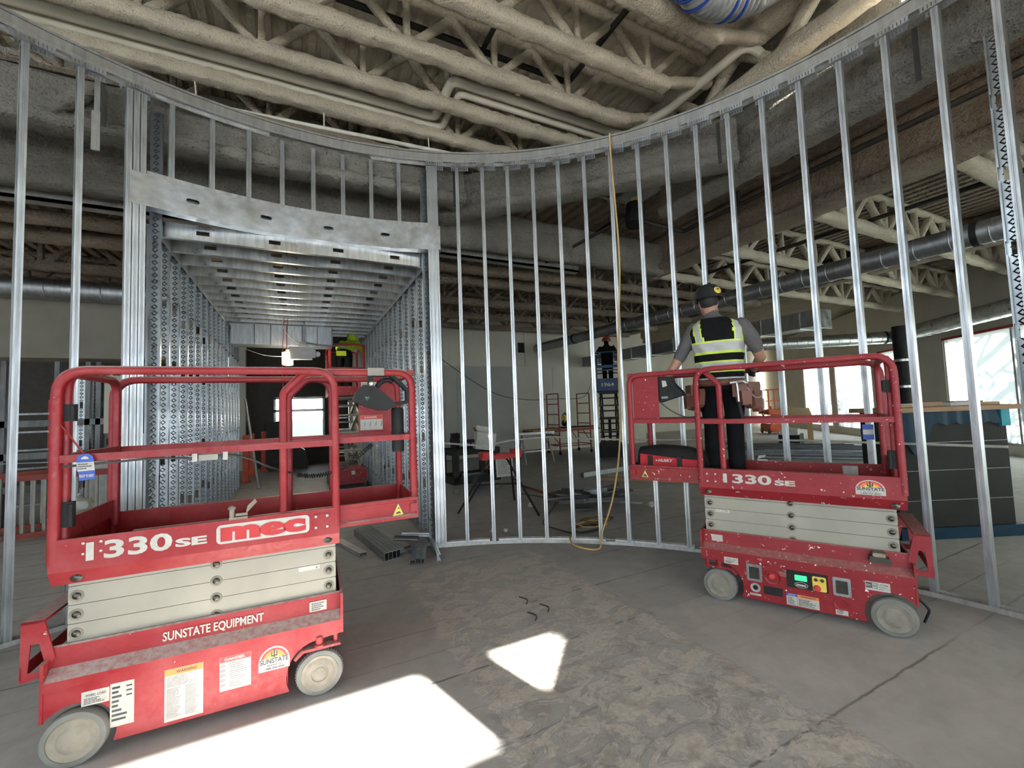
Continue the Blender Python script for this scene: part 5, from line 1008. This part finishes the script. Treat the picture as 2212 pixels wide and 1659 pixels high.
# ---------------- left background
tag(MB().box((-8, 9.0, 2.60), (-1.62, 9.2, 3.55)).box((-8, 9.2, 2.6), (-1.62, 9.6, 2.68)).obj('trim_1', plain('unpainted_soffit_board', (.27,.255,.215), .9, c2=(.23,.215,.18), scale=2), None, 0), 'grey drywall soffit hanging behind the left studs', 'soffit', kind='structure')
rk = thing('stud_rack', 'dark open steel storage frame below the soffit on the left', 'rack', (-3.1, 9.35, 0))
for x in (-1.6, -.95, -.35, .02, .15, .55): MB().box((x-.03, -.05, 0), (x+.03, .05, 2.58)).obj('upright', MT['scrap'], rk, 0)
for z in (.55, 1.05, 1.55): MB().box((-1.63, -.05, z), (.58, -.03, z+.10)).obj('rail', MT['scrap'], rk, 0)
for k in range(3): inst('side_stud', SL, rk, Matrix.Translation((-.12+.17*k, .15, -.9)))
tag(MB().box((-2.86, 9.25, 1.40), (-2.50, 9.28, 2.35)).obj('white_board', MT['drywall_w'], None, 0), 'pale board panel standing behind the left lift gate', 'board')
tag(MB().box((-2.82, 9.6, .95), (-2.48, 9.9, 1.36)).obj('grey_cabinet', MT['galv_dark'], None, 0), 'small grey steel cabinet below the pale board', 'cabinet').location = (0, 0, 0)
tag(MB().box((-2.95, 8.9, .0), (-2.35, 8.94, 1.15)).obj('drywall_board', MT['paper'], None, 0), 'white sheet leaning behind the left lift', 'panel')
ld = thing('step_ladder', 'red step ladder in the dark behind the left studs', 'ladder', (-4.0, 10.0, 0))
for s in (-1, 1):
    MB().box((s*.22-.02, -.02, 0), (s*.22+.02, .05, 2.0), M=Matrix.Shear('XY', 4, (0, 0)) if False else None).obj('side_rail', MT['redvinyl'], ld, 0)
for k in range(6): MB().box((-.22, -.03, .25+.3*k), (.22, .06, .28+.3*k)).obj('tread', MT['galv_dark'], ld, 0)
for i, (x, y, rz) in enumerate([(-3.9, 8.85, .25), (-3.0, 8.3, .12)]):
    b = thing('railing_panel', ['red topped railing panel with grey bars at the left edge', 'red topped railing panel with grey bars behind the left lift gate'][i], 'railing', (x, y, 0), rz)
    MB().box((-.55, -.03, .82), (.55, .03, .90)).obj('top_rail', MT['scafred'], b, 0); MB().box((-.55, -.03, .05), (.55, .03, .12)).obj('bottom_rail', MT['scafred'], b, 0)
    for k in range(10): MB().cyl((-.48+.105*k, 0, .1), (-.48+.105*k, 0, .84), .022, 8).obj('bar', MT['galv_dusty'], b, 40)
bk = thing('mop_bucket', 'yellow bucket with a white rag behind the left lift', 'bucket', (-2.12, 6.1, 0)); MB().lathe([(0, 0), (.13, 0), (.17, .30), (.18, .30), (.175, .31), (.16, .30), (.12, .02), (0, .02)], (0, 0, .04), (0, 0, 1), 18).obj('pail', MT['yellow'], bk, 40)
MB().tube([(0, 0, .2), (-.02, .03, .75)], .015, 8).obj('stick', MT['wood'], bk, 40); mb = ell(MB(), (0, 0, 0), (.16, .12, .10), 8, 12); mb.v = [tuple(V(p)*(1+.4*mnoise.noise(V(p)*18)) + V((-.02, .03, .72))) for p in mb.v]; mb.obj('rag', MT['paper'], bk, 40)
pipe('safety_cable', 'thin taut cable with yellow flag strung left of the near lift', [(-4.2, 7.5, 1.15), (-1.65, 6.6, 1.12)], .006, MT['galv'], 'cable')
# ---------------- corridor contents
lp = tag(MB().tube([(-1.10, 11.5, 2.0), (-.80, 11.0, .02)], .028, 8).obj('leaning_pole', MT['galv_dark'], None, 40), 'grey pole leaning against the corridor left wall', 'pole')
for i, (x, y) in enumerate([(-1.18, 12.4), (-1.15, 13.6), (-.95, 14.8)]): tag(MB().box((x-.06, y-.06, 0), (x+.06, y+.06, 1.15)).box((x-.1, y-.1, 0), (x+.1, y+.1, .03)).obj('orange_post', plain('orange_post_paint', (.45,.06,.02), .6), None, 0), ['nearest orange post at the corridor end', 'second orange post at the corridor end', 'furthest orange post at the corridor end'][i], 'post')
al = thing('step_ladder', 'pale aluminium step ladder beside the corridor lift', 'ladder', (1.02, 12.3, 0))
for s in (-1, 1): MB().sweep([(s*.24, -.25, 0), (s*.18, 0, 1.9)], rsq(.03, .07, .1), (1, 0, 0)).obj('side_rail', MT['galv_duct'], al, 0)
for k in range(6): MB().box((-.22, -.26+.043*k*1.0, .27+.3*k), (.22, -.17+.043*k, .30+.3*k)).obj('tread', MT['galv_duct'], al, 0)
tl2 = thing('site_trailer', 'white site trailer glimpsed in the glare beyond the far opening', 'trailer', (.4, 22.5, 0)); MB().box((-3, 0, 0), (3, 2, 3.2)).obj('trailer_body', MT['white'], tl2, 0); MB().box((-.35, -.02, 1.7), (.05, 0, 2.1)).obj('trailer_window', MT['galv_dark'], tl2, 0)
dk = thing('dark_cart', 'dark silhouette of a covered cart at the end of the corridor', 'cart', (-.35, 14.6, 0)); MB().prism([(-.5, .1), (.6, .1), (.5, .55), (.15, .8), (.1, 1.25), (-.15, 1.45), (-.5, 1.4)], lambda u, v, t: (u, t, v), -.3, .3).obj('cover', MT['black'], dk, 20); MB().box((-.45, -.25, 0), (.55, .25, .1)).obj('base', MT['black'], dk, 0)
tag(MB().box((-2.4, 15.2, 0), (-1.45, 15.49, 4.86)).obj('wall_return', MT['drywall'], None, 0), 'dark wall return beside the far corridor opening', 'wall', kind='structure')
# ================================================================ people
MT['skin'] = plain('skin', (.40,.22,.15), .55, c2=(.34,.18,.12), scale=14); MT['skin_d'] = plain('arm_skin', (.36,.20,.14), .55)
MT['tee'] = plain('grey_cotton', (.105,.098,.10), .9, c2=(.08,.075,.078), bump=.2); MT['vestblack'] = plain('black_mesh_fabric', (.009,.0085,.010), .9, bump=.3, bscale=200, spec=.15)
MT['pants'] = plain('black_trousers', (.006,.006,.007), .9, c2=(.010,.010,.011), spec=.1); MT['boot'] = plain('black_boot', (.012,.012,.013), .5); MT['hiviz'] = plain('lime_fabric', (.45,.62,.02), .75, c2=(.36,.50,.015))
MT['limetape'] = plain('lime_trim', (.58,.75,.10), .7); MT['reflect'] = plain('silver_reflective_tape', (.42,.42,.42), .5, c2=(.36,.36,.36)); MT['hat'] = plain('black_hard_hat', (.020,.022,.026), .28)
MT['leather'] = plain('brown_leather', (.17,.065,.045), .6, c2=(.12,.045,.032), scale=12); MT['hair'] = plain('black_hair', (.012,.010,.009), .7)
def loft(mb, rings, m=20, caps=True):
    """rings: (cx, cy, z, rx, ry)"""
    vs = [(cx + rx*math.copysign(abs(math.cos(a))**.85, math.cos(a)), cy + ry*math.copysign(abs(math.sin(a))**.85, math.sin(a)), z) for cx, cy, z, rx, ry in rings for a in [2*math.pi*j/m for j in range(m)]]
    k = len(rings); fs = [(i*m+j, i*m+(j+1) % m, (i+1)*m+(j+1) % m, (i+1)*m+j) for i in range(k-1) for j in range(m)]
    if caps: fs += [tuple(range(m))[::-1], tuple((k-1)*m+j for j in range(m))]
    return mb.add(vs, fs)
def hand(w, d, side, curl=.5, s=1.0):
    """palm and five bent fingers: list of (points, radii); w wrist, d direction, side towards the thumb"""
    w, d, side = V(w), V(d).normalized(), V(side).normalized(); side = (side-d*side.dot(d)).normalized(); nrm = d.cross(side); out = [([w, w+d*.05*s, w+d*.085*s], [.026*s, .033*s, .028*s])]
    for i, (o_, L) in enumerate(((.030, .070), (.011, .078), (-.009, .073), (-.028, .056))):
        b = w + d*.080*s + side*o_*s; p = [b]; dd = d.copy()
        for k in range(3):
            dd = (dd*math.cos(curl*.8) + nrm*math.sin(curl*.8)).normalized(); p.append(p[-1] + dd*L*s*(.45, .32, .23)[k])
        out.append((p, [.0100*s, .0095*s, .0088*s, .0075*s]))
    b = w + d*.028*s + side*.028*s; t1 = b + (side*.75 + d*.65)*.036*s; t2 = t1 + (d*.95 + nrm*.45*curl + side*.15)*.034*s
    out.append(([b, t1, t2], [.0135*s, .0115*s, .009*s])); return out
def human(name, label, loc, rz, rings, limbs, head, mats, voxel=.009, group=None, extra=None):
    """one continuous body, remeshed from overlapping closed forms; limbs: (points, radii, material index)"""
    T = thing(name, label, 'person', loc, rz, group); mb = MB(); segs = []
    loft(mb, [r[:5] for r in rings])
    for a, b in zip(rings, rings[1:]): segs.append((V((a[0], a[1], a[2])), V((b[0], b[1], b[2])), a[5], min(a[3], a[4])))
    for pts, rad, m in limbs:
        P_ = [V(p) for p in pts]; fine = []; fr = []
        for i in range(len(P_)-1):
            for k in range(4): t = k/4; fine.append(P_[i].lerp(P_[i+1], t)); fr.append(rad[i]*(1-t)+rad[i+1]*t)
        fine.append(P_[-1]); fr.append(rad[-1]); mb.tube(fine, fr, 12)
        ell(mb, P_[-1], [rad[-1]]*3, 6, 8); ell(mb, P_[0], [rad[0]]*3, 6, 8)
        for i in range(len(P_)-1): segs.append((P_[i], P_[i+1], m, (rad[i]+rad[i+1])/2))
    hc, hr, yaw = V(head[0]), head[1], head[2]; R = Matrix.Rotation(yaw, 3, 'Z')
    ell(mb, hc, hr, 14, 18, R); ell(mb, hc + R @ V((0, hr[1]*.28, -hr[2]*.55)), (hr[0]*.72, hr[1]*.62, hr[2]*.5), 10, 14, R)
    mb.tube([hc + R @ V((0, hr[1]*.9, hr[2]*.12)), hc + R @ V((0, hr[1]*1.18, -hr[2]*.18)), hc + R @ V((0, hr[1]*.95, -hr[2]*.22))], [.008, .014, .012], 8)
    for s in (-1, 1): ell(mb, hc + R @ V((s*hr[0]*1.0, -.005, -hr[2]*.05)), (.010, .020, .032), 8, 10, R)
    mb.tube([hc + R @ V((-.022, hr[1]*.93, -hr[2]*.5)), hc + R @ V((.022, hr[1]*.93, -hr[2]*.5))], .008, 6)
    segs.append((hc - V((0, 0, hr[2]*.7)), hc + V((0, 0, hr[2]*.7)), 0, hr[0]))
    tmp = bpy.data.objects.new('tmp', mb.mesh('tmp', [])); COL.objects.link(tmp)
    md = tmp.modifiers.new('r', 'REMESH'); md.mode = 'VOXEL'; md.voxel_size = voxel
    sm = tmp.modifiers.new('s', 'SMOOTH'); sm.iterations = 3; sm.factor = .5
    me = bpy.data.meshes.new_from_object(tmp.evaluated_get(bpy.context.evaluated_depsgraph_get())); bpy.data.objects.remove(tmp, do_unlink=True)
    me.materials.clear(); [me.materials.append(x) for x in mats]; mi = []
    for p in me.polygons:
        c = p.center; best = None
        for a, b, m, r in segs:
            ab = b-a; t = max(0, min(1, (c-a).dot(ab)/max(ab.length_squared, 1e-9))); d = (c-a-ab*t).length - r
            if best is None or d < best[0]: best = (d, m)
        mi.append(best[1])
    me.polygons.foreach_set('material_index', mi); me.polygons.foreach_set('use_smooth', [True]*len(me.polygons))
    ob = bpy.data.objects.new('body', me); COL.objects.link(ob); ob.parent = T
    for s in (-1, 1): ell(MB(), hc + R @ V((s*.030, hr[1]*.90, hr[2]*.05)), (.011, .008, .009), 8, 10).obj('eye', MT['hair'], T, 60)
    return T, R, hc
# ---- worker on the right lift, seen from behind
rg = [(0, 0, .76, .150, .110, 2), (0, 0, .84, .168, .118, 2), (0, 0, .92, .172, .118, 1), (0, 0, 1.0, .172, .116, 1), (0, .0, 1.1, .182, .118, 1), (-.003, 0, 1.2, .198, .122, 1), (-.008, 0, 1.28, .205, .118, 1), (-.012, .005, 1.345, .175, .098, 1), (-.025, .02, 1.395, .10, .08, 0), (-.04, .03, 1.435, .062, .064, 0), (-.05, .04, 1.50, .058, .062, 0)]
armL = ([(-.185, 0, 1.32), (-.262, -.01, 1.19), (-.325, -.02, 1.075)], [.066, .060, .054], 1); armL2 = ([(-.325, -.02, 1.075), (-.365, -.045, 1.0), (-.425, -.10, .90)], [.046, .043, .028], 0)
armR = ([(.19, 0, 1.31), (.255, -.01, 1.20), (.285, -.01, 1.12)], [.068, .064, .058], 1); armR2 = ([(.285, -.01, 1.12), (.31, .06, 1.03), (.24, .24, .95)], [.050, .044, .030], 0)
legs = [([(s*.088, 0, .82), (s*.092, .015, .60), (s*.088, .02, .46), (s*.090, -.01, .26), (s*.092, -.02, .10)], [.092, .082, .070, .066, .064], 2) for s in (-1, 1)]
boots = [([(s*.092, -.04, .055), (s*.095, .05, .05), (s*.10, .15, .035)], [.050, .048, .036], 3) for s in (-1, 1)]
hl = [(p, r, 3) for p, r in hand((-.43, -.105, .895), (-.30, -.15, -.8), (.3, -.9, 0), .9)]; hr_ = [(p, r, 3) for p, r in hand((.24, .245, .945), (-.3, .6, -.3), (-.5, .2, .8), .7)]
W1, RH, hc = human('person', 'worker in black vest with lime trim and black hard hat, standing with back turned', (3.285, 2.515, .89), -1.0717, rg, [armL, armL2, armR, armR2] + legs + boots + hl + hr_, ((-.065, .045, 1.555), (.076, .096, .118), .55), [MT['skin'], MT['tee'], MT['pants'], MT['boot']], .0085)
MB().add(*(lambda m: (m.v, m.f))(ell(MB(), hc + V((.005, -.018, .012)), (.080, .090, .098), 12, 16, RH))).obj('hair', MT['hair'], W1, 60)
# hard hat
hb = MB(); Hc = hc + V((0, 0, .035)); prof = [(.128, -.012), (.124, 0), (.118, .012), (.114, .04), (.104, .075), (.082, .105), (.05, .122), (0, .128)]
vs = []; m_ = 28
for r, h in prof:
    for j in range(m_):
        a = 2*math.pi*j/m_; brim = 1.0 + (.16 if h <= 0 else 0)*max(0, math.sin(a))**2; vs.append(Hc + RH @ V((r*.95*math.cos(a)*brim, r*1.16*math.sin(a)*brim, h)))
hb.add(vs, [(i*m_+j, i*m_+(j+1) % m_, (i+1)*m_+(j+1) % m_, (i+1)*m_+j) for i in range(len(prof)-1) for j in range(m_)])
hb.tube([Hc + RH @ V((0, .11, .085)), Hc + RH @ V((0, .04, .128)), Hc + RH @ V((0, -.05, .126)), Hc + RH @ V((0, -.12, .07))], .010, 8)
hat = hb.obj('hard_hat', MT['hat'], W1, 50)
stk = MB().lathe([(0, .004), (.029, .003), (.033, 0)], Hc + RH @ V((.035, -.126, .045)), RH @ V((.25, -1, .30)), 20).obj('round_sticker', MT['yellow'], hat, 50, 'round yellow sticker with a black mark')
_n = (RH @ V((.25, -1, .30))).normalized(); _u = _n.cross(V((0, 0, 1))).normalized() * -1; _v = _n.cross(_u); _c = Hc + RH @ V((.035, -.126, .045)) + _n*.0045
text_on('sticker_mark', 'S', lambda u, v: _c - _u*((u-.5)*.024) + V((0, 0, 1))*((v-.5)*.032), MT['ink'], stk, .06)
# vest with trim
def vest(T, rings, off, u0, u1, du, matfn, mats, m=56, name='vest', neck=.10):
    def at(u):
        for a, b in zip(rings, rings[1:]):
            if a[2] <= u <= b[2]:
                t = (u-a[2])/(b[2]-a[2]); return [a[i]*(1-t)+b[i]*t for i in range(5)]
        return rings[-1][:5] if u > rings[-1][2] else rings[0][:5]
    mb = MB(); k = int((u1-u0)/du)+1; vs = []
    for i in range(k):
        u = u0 + du*i; cx, cy, z, rx, ry = at(u)
        for j in range(m):
            a = 2*math.pi*j/m; wr_ = .004*math.sin(a*9+u*40)*(u < 1.15); vs.append((cx + (rx+off+wr_)*math.copysign(abs(math.cos(a))**.8, math.cos(a)), cy + (ry+off+wr_)*math.copysign(abs(math.sin(a))**.8, math.sin(a)), u))
    fs = []; mm = []
    for i in range(k-1):
        for j in range(m):
            a = 2*math.pi*(j+.5)/m; u = u0 + du*(i+.5); r = at(u)[0] + (at(u)[3]+off)*math.cos(a); q = matfn(u, r, math.sin(a), math.cos(a))
            if q is None: continue
            fs.append((i*m+j, i*m+(j+1) % m, (i+1)*m+(j+1) % m, (i+1)*m+j)); mm.append(q)
    mb.v = vs; mb.f = fs; mb.m = mm
    o = mb.obj(name, mats, T, 60); so = o.modifiers.new('t', 'SOLIDIFY'); so.thickness = .006; so.offset = -1; return o
def vmat(u, r, s, c):
    if u > 1.22 and abs(c) > .93: return None          # arm holes
    b = lambda lo, hi: lo <= u <= hi
    if b(1.075, 1.185): return 1 if (u < 1.092 or u > 1.168) else 2
    if b(.915, 1.015): return 1 if (u < .93 or u > 1.0) else 2
    if u < .868: return 2
    if u > 1.185:
        t = (u-1.185)/.2
        for rc in (-.108-.045*t, .168-.01*t):
            if abs(r-rc) < .040: return 2 if abs(r-rc) < .024 else 1
        if abs(c) > .88: return 2 if abs(c) > .91 else 0
    return 0
vest(W1, rg, .018, .855, 1.40, .0075, vmat, [MT['vestblack'], MT['limetape'], MT['reflect']], 84)
# tool belt
tb = MB(); loft(tb, [(0, 0, .80, .182, .130), (0, 0, .852, .186, .134)], 28, False); tb = tb.obj('tool_belt', MT['leather'], W1, 40)
tb.modifiers.new('t', 'SOLIDIFY').thickness = .005
def pouch(x, y, z, w, h, d, tilt):
    M = Matrix.Translation((x, y, z)) @ Matrix.Rotation(tilt, 4, 'Z'); mb = MB()
    mb.prism([(-w/2, 0), (-w*.56, -.03), (-w*.42, -h*.85), (-w*.2, -h), (w*.2, -h), (w*.42, -h*.85), (w*.56, -.03), (w/2, 0)], lambda u, v, t: M @ V((u, t, v)), 0, -d)
    mb.prism([(-w*.36, -h*.35), (-w*.30, -h*.95), (w*.30, -h*.95), (w*.36, -h*.35)], lambda u, v, t: M @ V((u, t, v)), -d, -d-.03)
    return mb.obj('pouch', MT['leather'], tb, 30)
pouch(-.205, -.03, .82, .17, .22, .06, -1.1); pouch(-.17, .09, .80, .15, .22, .06, -2.1); pouch(-.15, -.11, .78, .12, .16, .05, -.7)
pouch(.205, -.02, .82, .17, .22, .06, 1.15); pouch(.17, -.10, .81, .12, .18, .05, .6); pouch(.23, .05, .74, .13, .17, .05, 1.5)
MB().box((.11, -.165, .70), (.16, -.15, .83)).obj('hammer_loop', MT['leather'], tb, 0)
hm = thing('hammer', 'claw hammer with ribbed black grip hanging from the brown tool belt', 'hammer', (3.285, 2.515, .89), -1.0717)
MB().tube([(.145, -.185, .82), (.15, -.185, .78), (.155, -.19, .66)], [.009, .009, .010], 8).obj('handle', MT['galv_duct'], hm, 40); g_ = MB(); pts = [V((.155, -.19, .66)).lerp(V((.175, -.19, .50)), k/24) for k in range(25)]; g_.tube(pts, [.013 + .0025*(k % 2) for k in range(25)], 10).obj('grip', MT['black'], hm, 40)
MB().cyl((.10, -.185, .815), (.15, -.185, .82), .014, 10).tube(catmull([(.15, -.185, .82), (.20, -.185, .825), (.225, -.185, .80)], 4), [.012]*8+[.006], 8).obj('head', MT['galv_duct'], hm, 40)
hk = tag(MB().tube(catmull([(.20, -.12, .80), (.235, -.13, .74), (.27, -.12, .69), (.315, -.11, .70), (.32, -.11, .75)], 5), .006, 6).obj('belt_hook', MT['galv_duct'], None, 40), 'curved wire hook on the right of the tool belt', 'hook'); hk.matrix_world = W1.matrix_basis
hk.location = (3.285, 2.515, .89); hk.rotation_euler = (0, 0, -1.0717)
# ---- second worker, lime hoodie, leaning in the corridor lift
rg2 = [(0, 0, .76, .15, .11, 1), (0, 0, .86, .165, .12, 1), (.02, .05, .94, .17, .13, 2), (.06, .11, 1.01, .18, .14, 2), (.11, .17, 1.08, .19, .14, 2), (.15, .22, 1.14, .17, .13, 2), (.17, .25, 1.18, .12, .10, 2), (.18, .27, 1.22, .08, .08, 2)]
lg2 = [([(s*.088, 0, .82), (s*.09, .02, .46), (s*.09, -.02, .10)], [.09, .07, .065], 1) for s in (-1, 1)] + [([(s*.09, -.04, .05), (s*.1, .14, .035)], [.05, .036], 1) for s in (-1, 1)]
ar2 = [([(-.02, .18, 1.10), (-.09, .32, 1.02), (.0, .44, 1.10)], [.078, .068, .05], 2), ([(.28, .20, 1.12), (.40, .20, 1.0), (.46, .34, .92)], [.08, .07, .05], 2)] + [(p, r, 0) for p, r in hand((.46, .34, .92), (.2, .8, -.2), (-1, 0, 0), .6)] + [(p, r, 0) for p, r in hand((.0, .44, 1.10), (.1, .9, .2), (1, 0, 0), .6)]
W2, RH2, hc2 = human('person', 'worker in a lime hooded sweatshirt leaning over the corridor lift railing', (.88, 9.82, 2.02), 0, rg2, lg2 + ar2, ((.19, .30, 1.24), (.074, .09, .112), -.3), [MT['skin'], MT['pants'], MT['hiviz']], .014)
hd2 = MB(); ell(hd2, hc2 + V((0, -.02, .0)), (.105, .120, .145), 10, 16); hd2.tube([hc2 + V((-.08, -.05, -.12)), hc2 + V((.0, -.10, -.16)), hc2 + V((.10, -.04, -.13))], [.05, .06, .05], 10).obj('hood', MT['hiviz'], W2, 60)
MB().box((-.165, -.14, .80), (.03, -.10, .90)).obj('lime_pouch', MT['hiviz'], W2, 0)
# ---- third worker, dark clothes and orange hard hat, in the blue lift
rg3 = [(0, 0, .76, .15, .11, 1), (0, 0, .9, .17, .12, 1), (0, .02, 1.05, .18, .12, 1), (0, .04, 1.2, .20, .125, 1), (0, .06, 1.28, .18, .11, 1), (0, .08, 1.34, .09, .08, 1), (0, .09, 1.40, .06, .06, 0)]
ar3 = [([(-.19, .05, 1.26), (-.28, .15, 1.15), (-.20, .32, 1.22)], [.065, .055, .035], 1), ([(.19, .05, 1.26), (.27, .18, 1.15), (.22, .36, 1.28)], [.065, .055, .035], 1)] + [(p, r, 0) for p, r in hand((.22, .36, 1.28), (0, .6, .6), (-1, 0, 0), .6)] + [(p, r, 0) for p, r in hand((-.20, .32, 1.22), (0, .6, .6), (1, 0, 0), .6)]
lg3 = [([(s*.088, 0, .82), (s*.09, .02, .46), (s*.09, -.02, .10)], [.09, .07, .065], 1) for s in (-1, 1)] + [([(s*.09, -.04, .05), (s*.1, .14, .035)], [.05, .036], 1) for s in (-1, 1)]
W3, RH3, hc3 = human('person', 'worker in dark clothes and orange hard hat inside the raised blue lift', (8.27, 10.12, 2.02), -.68, rg3, lg3 + ar3, ((0, .12, 1.47), (.075, .094, .115), 0), [MT['skin'], MT['pants']], .016)
MB().lathe([(.15, -.01), (.13, 0), (.122, .04), (.095, .09), (.05, .118), (0, .122)], hc3 + V((0, 0, .03)), (0, 0, 1), 20).obj('hard_hat', plain('orange_hard_hat', (.62,.07,.03), .4), W3, 50)
# ================================================================ trees outside the window wall: they dapple the film
MT['leaf'] = plain('green_leaf', (.07,.13,.04), .6); MT['bark'] = plain('bark', (.10,.075,.055), .9)
def tree(label, base, h, cr, n, seed):
    T = thing('tree', label, 'tree', base, 0, 'trees outside the window wall'); rnd = random.Random(seed); b = MB()
    b.tube([(0, 0, 0), (.1, .05, h*.4), (.0, .1, h*.7)], [.16, .12, .06], 8); brs = []
    for k in range(9):
        a = rnd.uniform(0, 6.28); z = h*rnd.uniform(.35, .65); e = V((math.cos(a)*cr*.8, math.sin(a)*cr*.8, z+h*rnd.uniform(.1, .3))); b.tube([(.05, .05, z), V((.05, .05, z)).lerp(e, .5)+V((0, 0, .2)), e], [.06, .04, .015], 6)
    b.obj('trunk', MT['bark'], T, 40); lf = MB()
    for k in range(n):
        th = rnd.uniform(0, 6.28); ph = math.acos(rnd.uniform(-1, 1)); r = cr*rnd.uniform(.3, 1)**.6
        c = V((r*math.sin(ph)*math.cos(th), r*math.sin(ph)*math.sin(th), h*.66 + r*.8*math.cos(ph))); a = V((rnd.gauss(0, 1), rnd.gauss(0, 1), rnd.gauss(0, 1))).normalized(); b2 = a.orthogonal().normalized(); s = rnd.uniform(.09, .2)
        lf.add([c-a*s, c+b2*s*.5, c+a*s, c-b2*s*.5], [(0, 1, 2, 3)])
    o = lf.obj('foliage', MT['leaf'], T, 0); o['kind'] = 'stuff'
for i, (s, off) in enumerate([(-4.0, 4.2), (.6, 4.0), (4.8, 4.6), (8.8, 4.0), (12.8, 4.4)]):
    p = WA + WD*s + WN*off; tree(['tree shading the window film nearest the right edge', 'tree whose shadow falls on the widest window', 'tree outside between the two window groups', 'tree outside the tall window by the lift rail', 'tree outside the furthest window'][i], (p.x, p.y, 0), 4.6+.4*(i % 2), 1.9, 430, i)
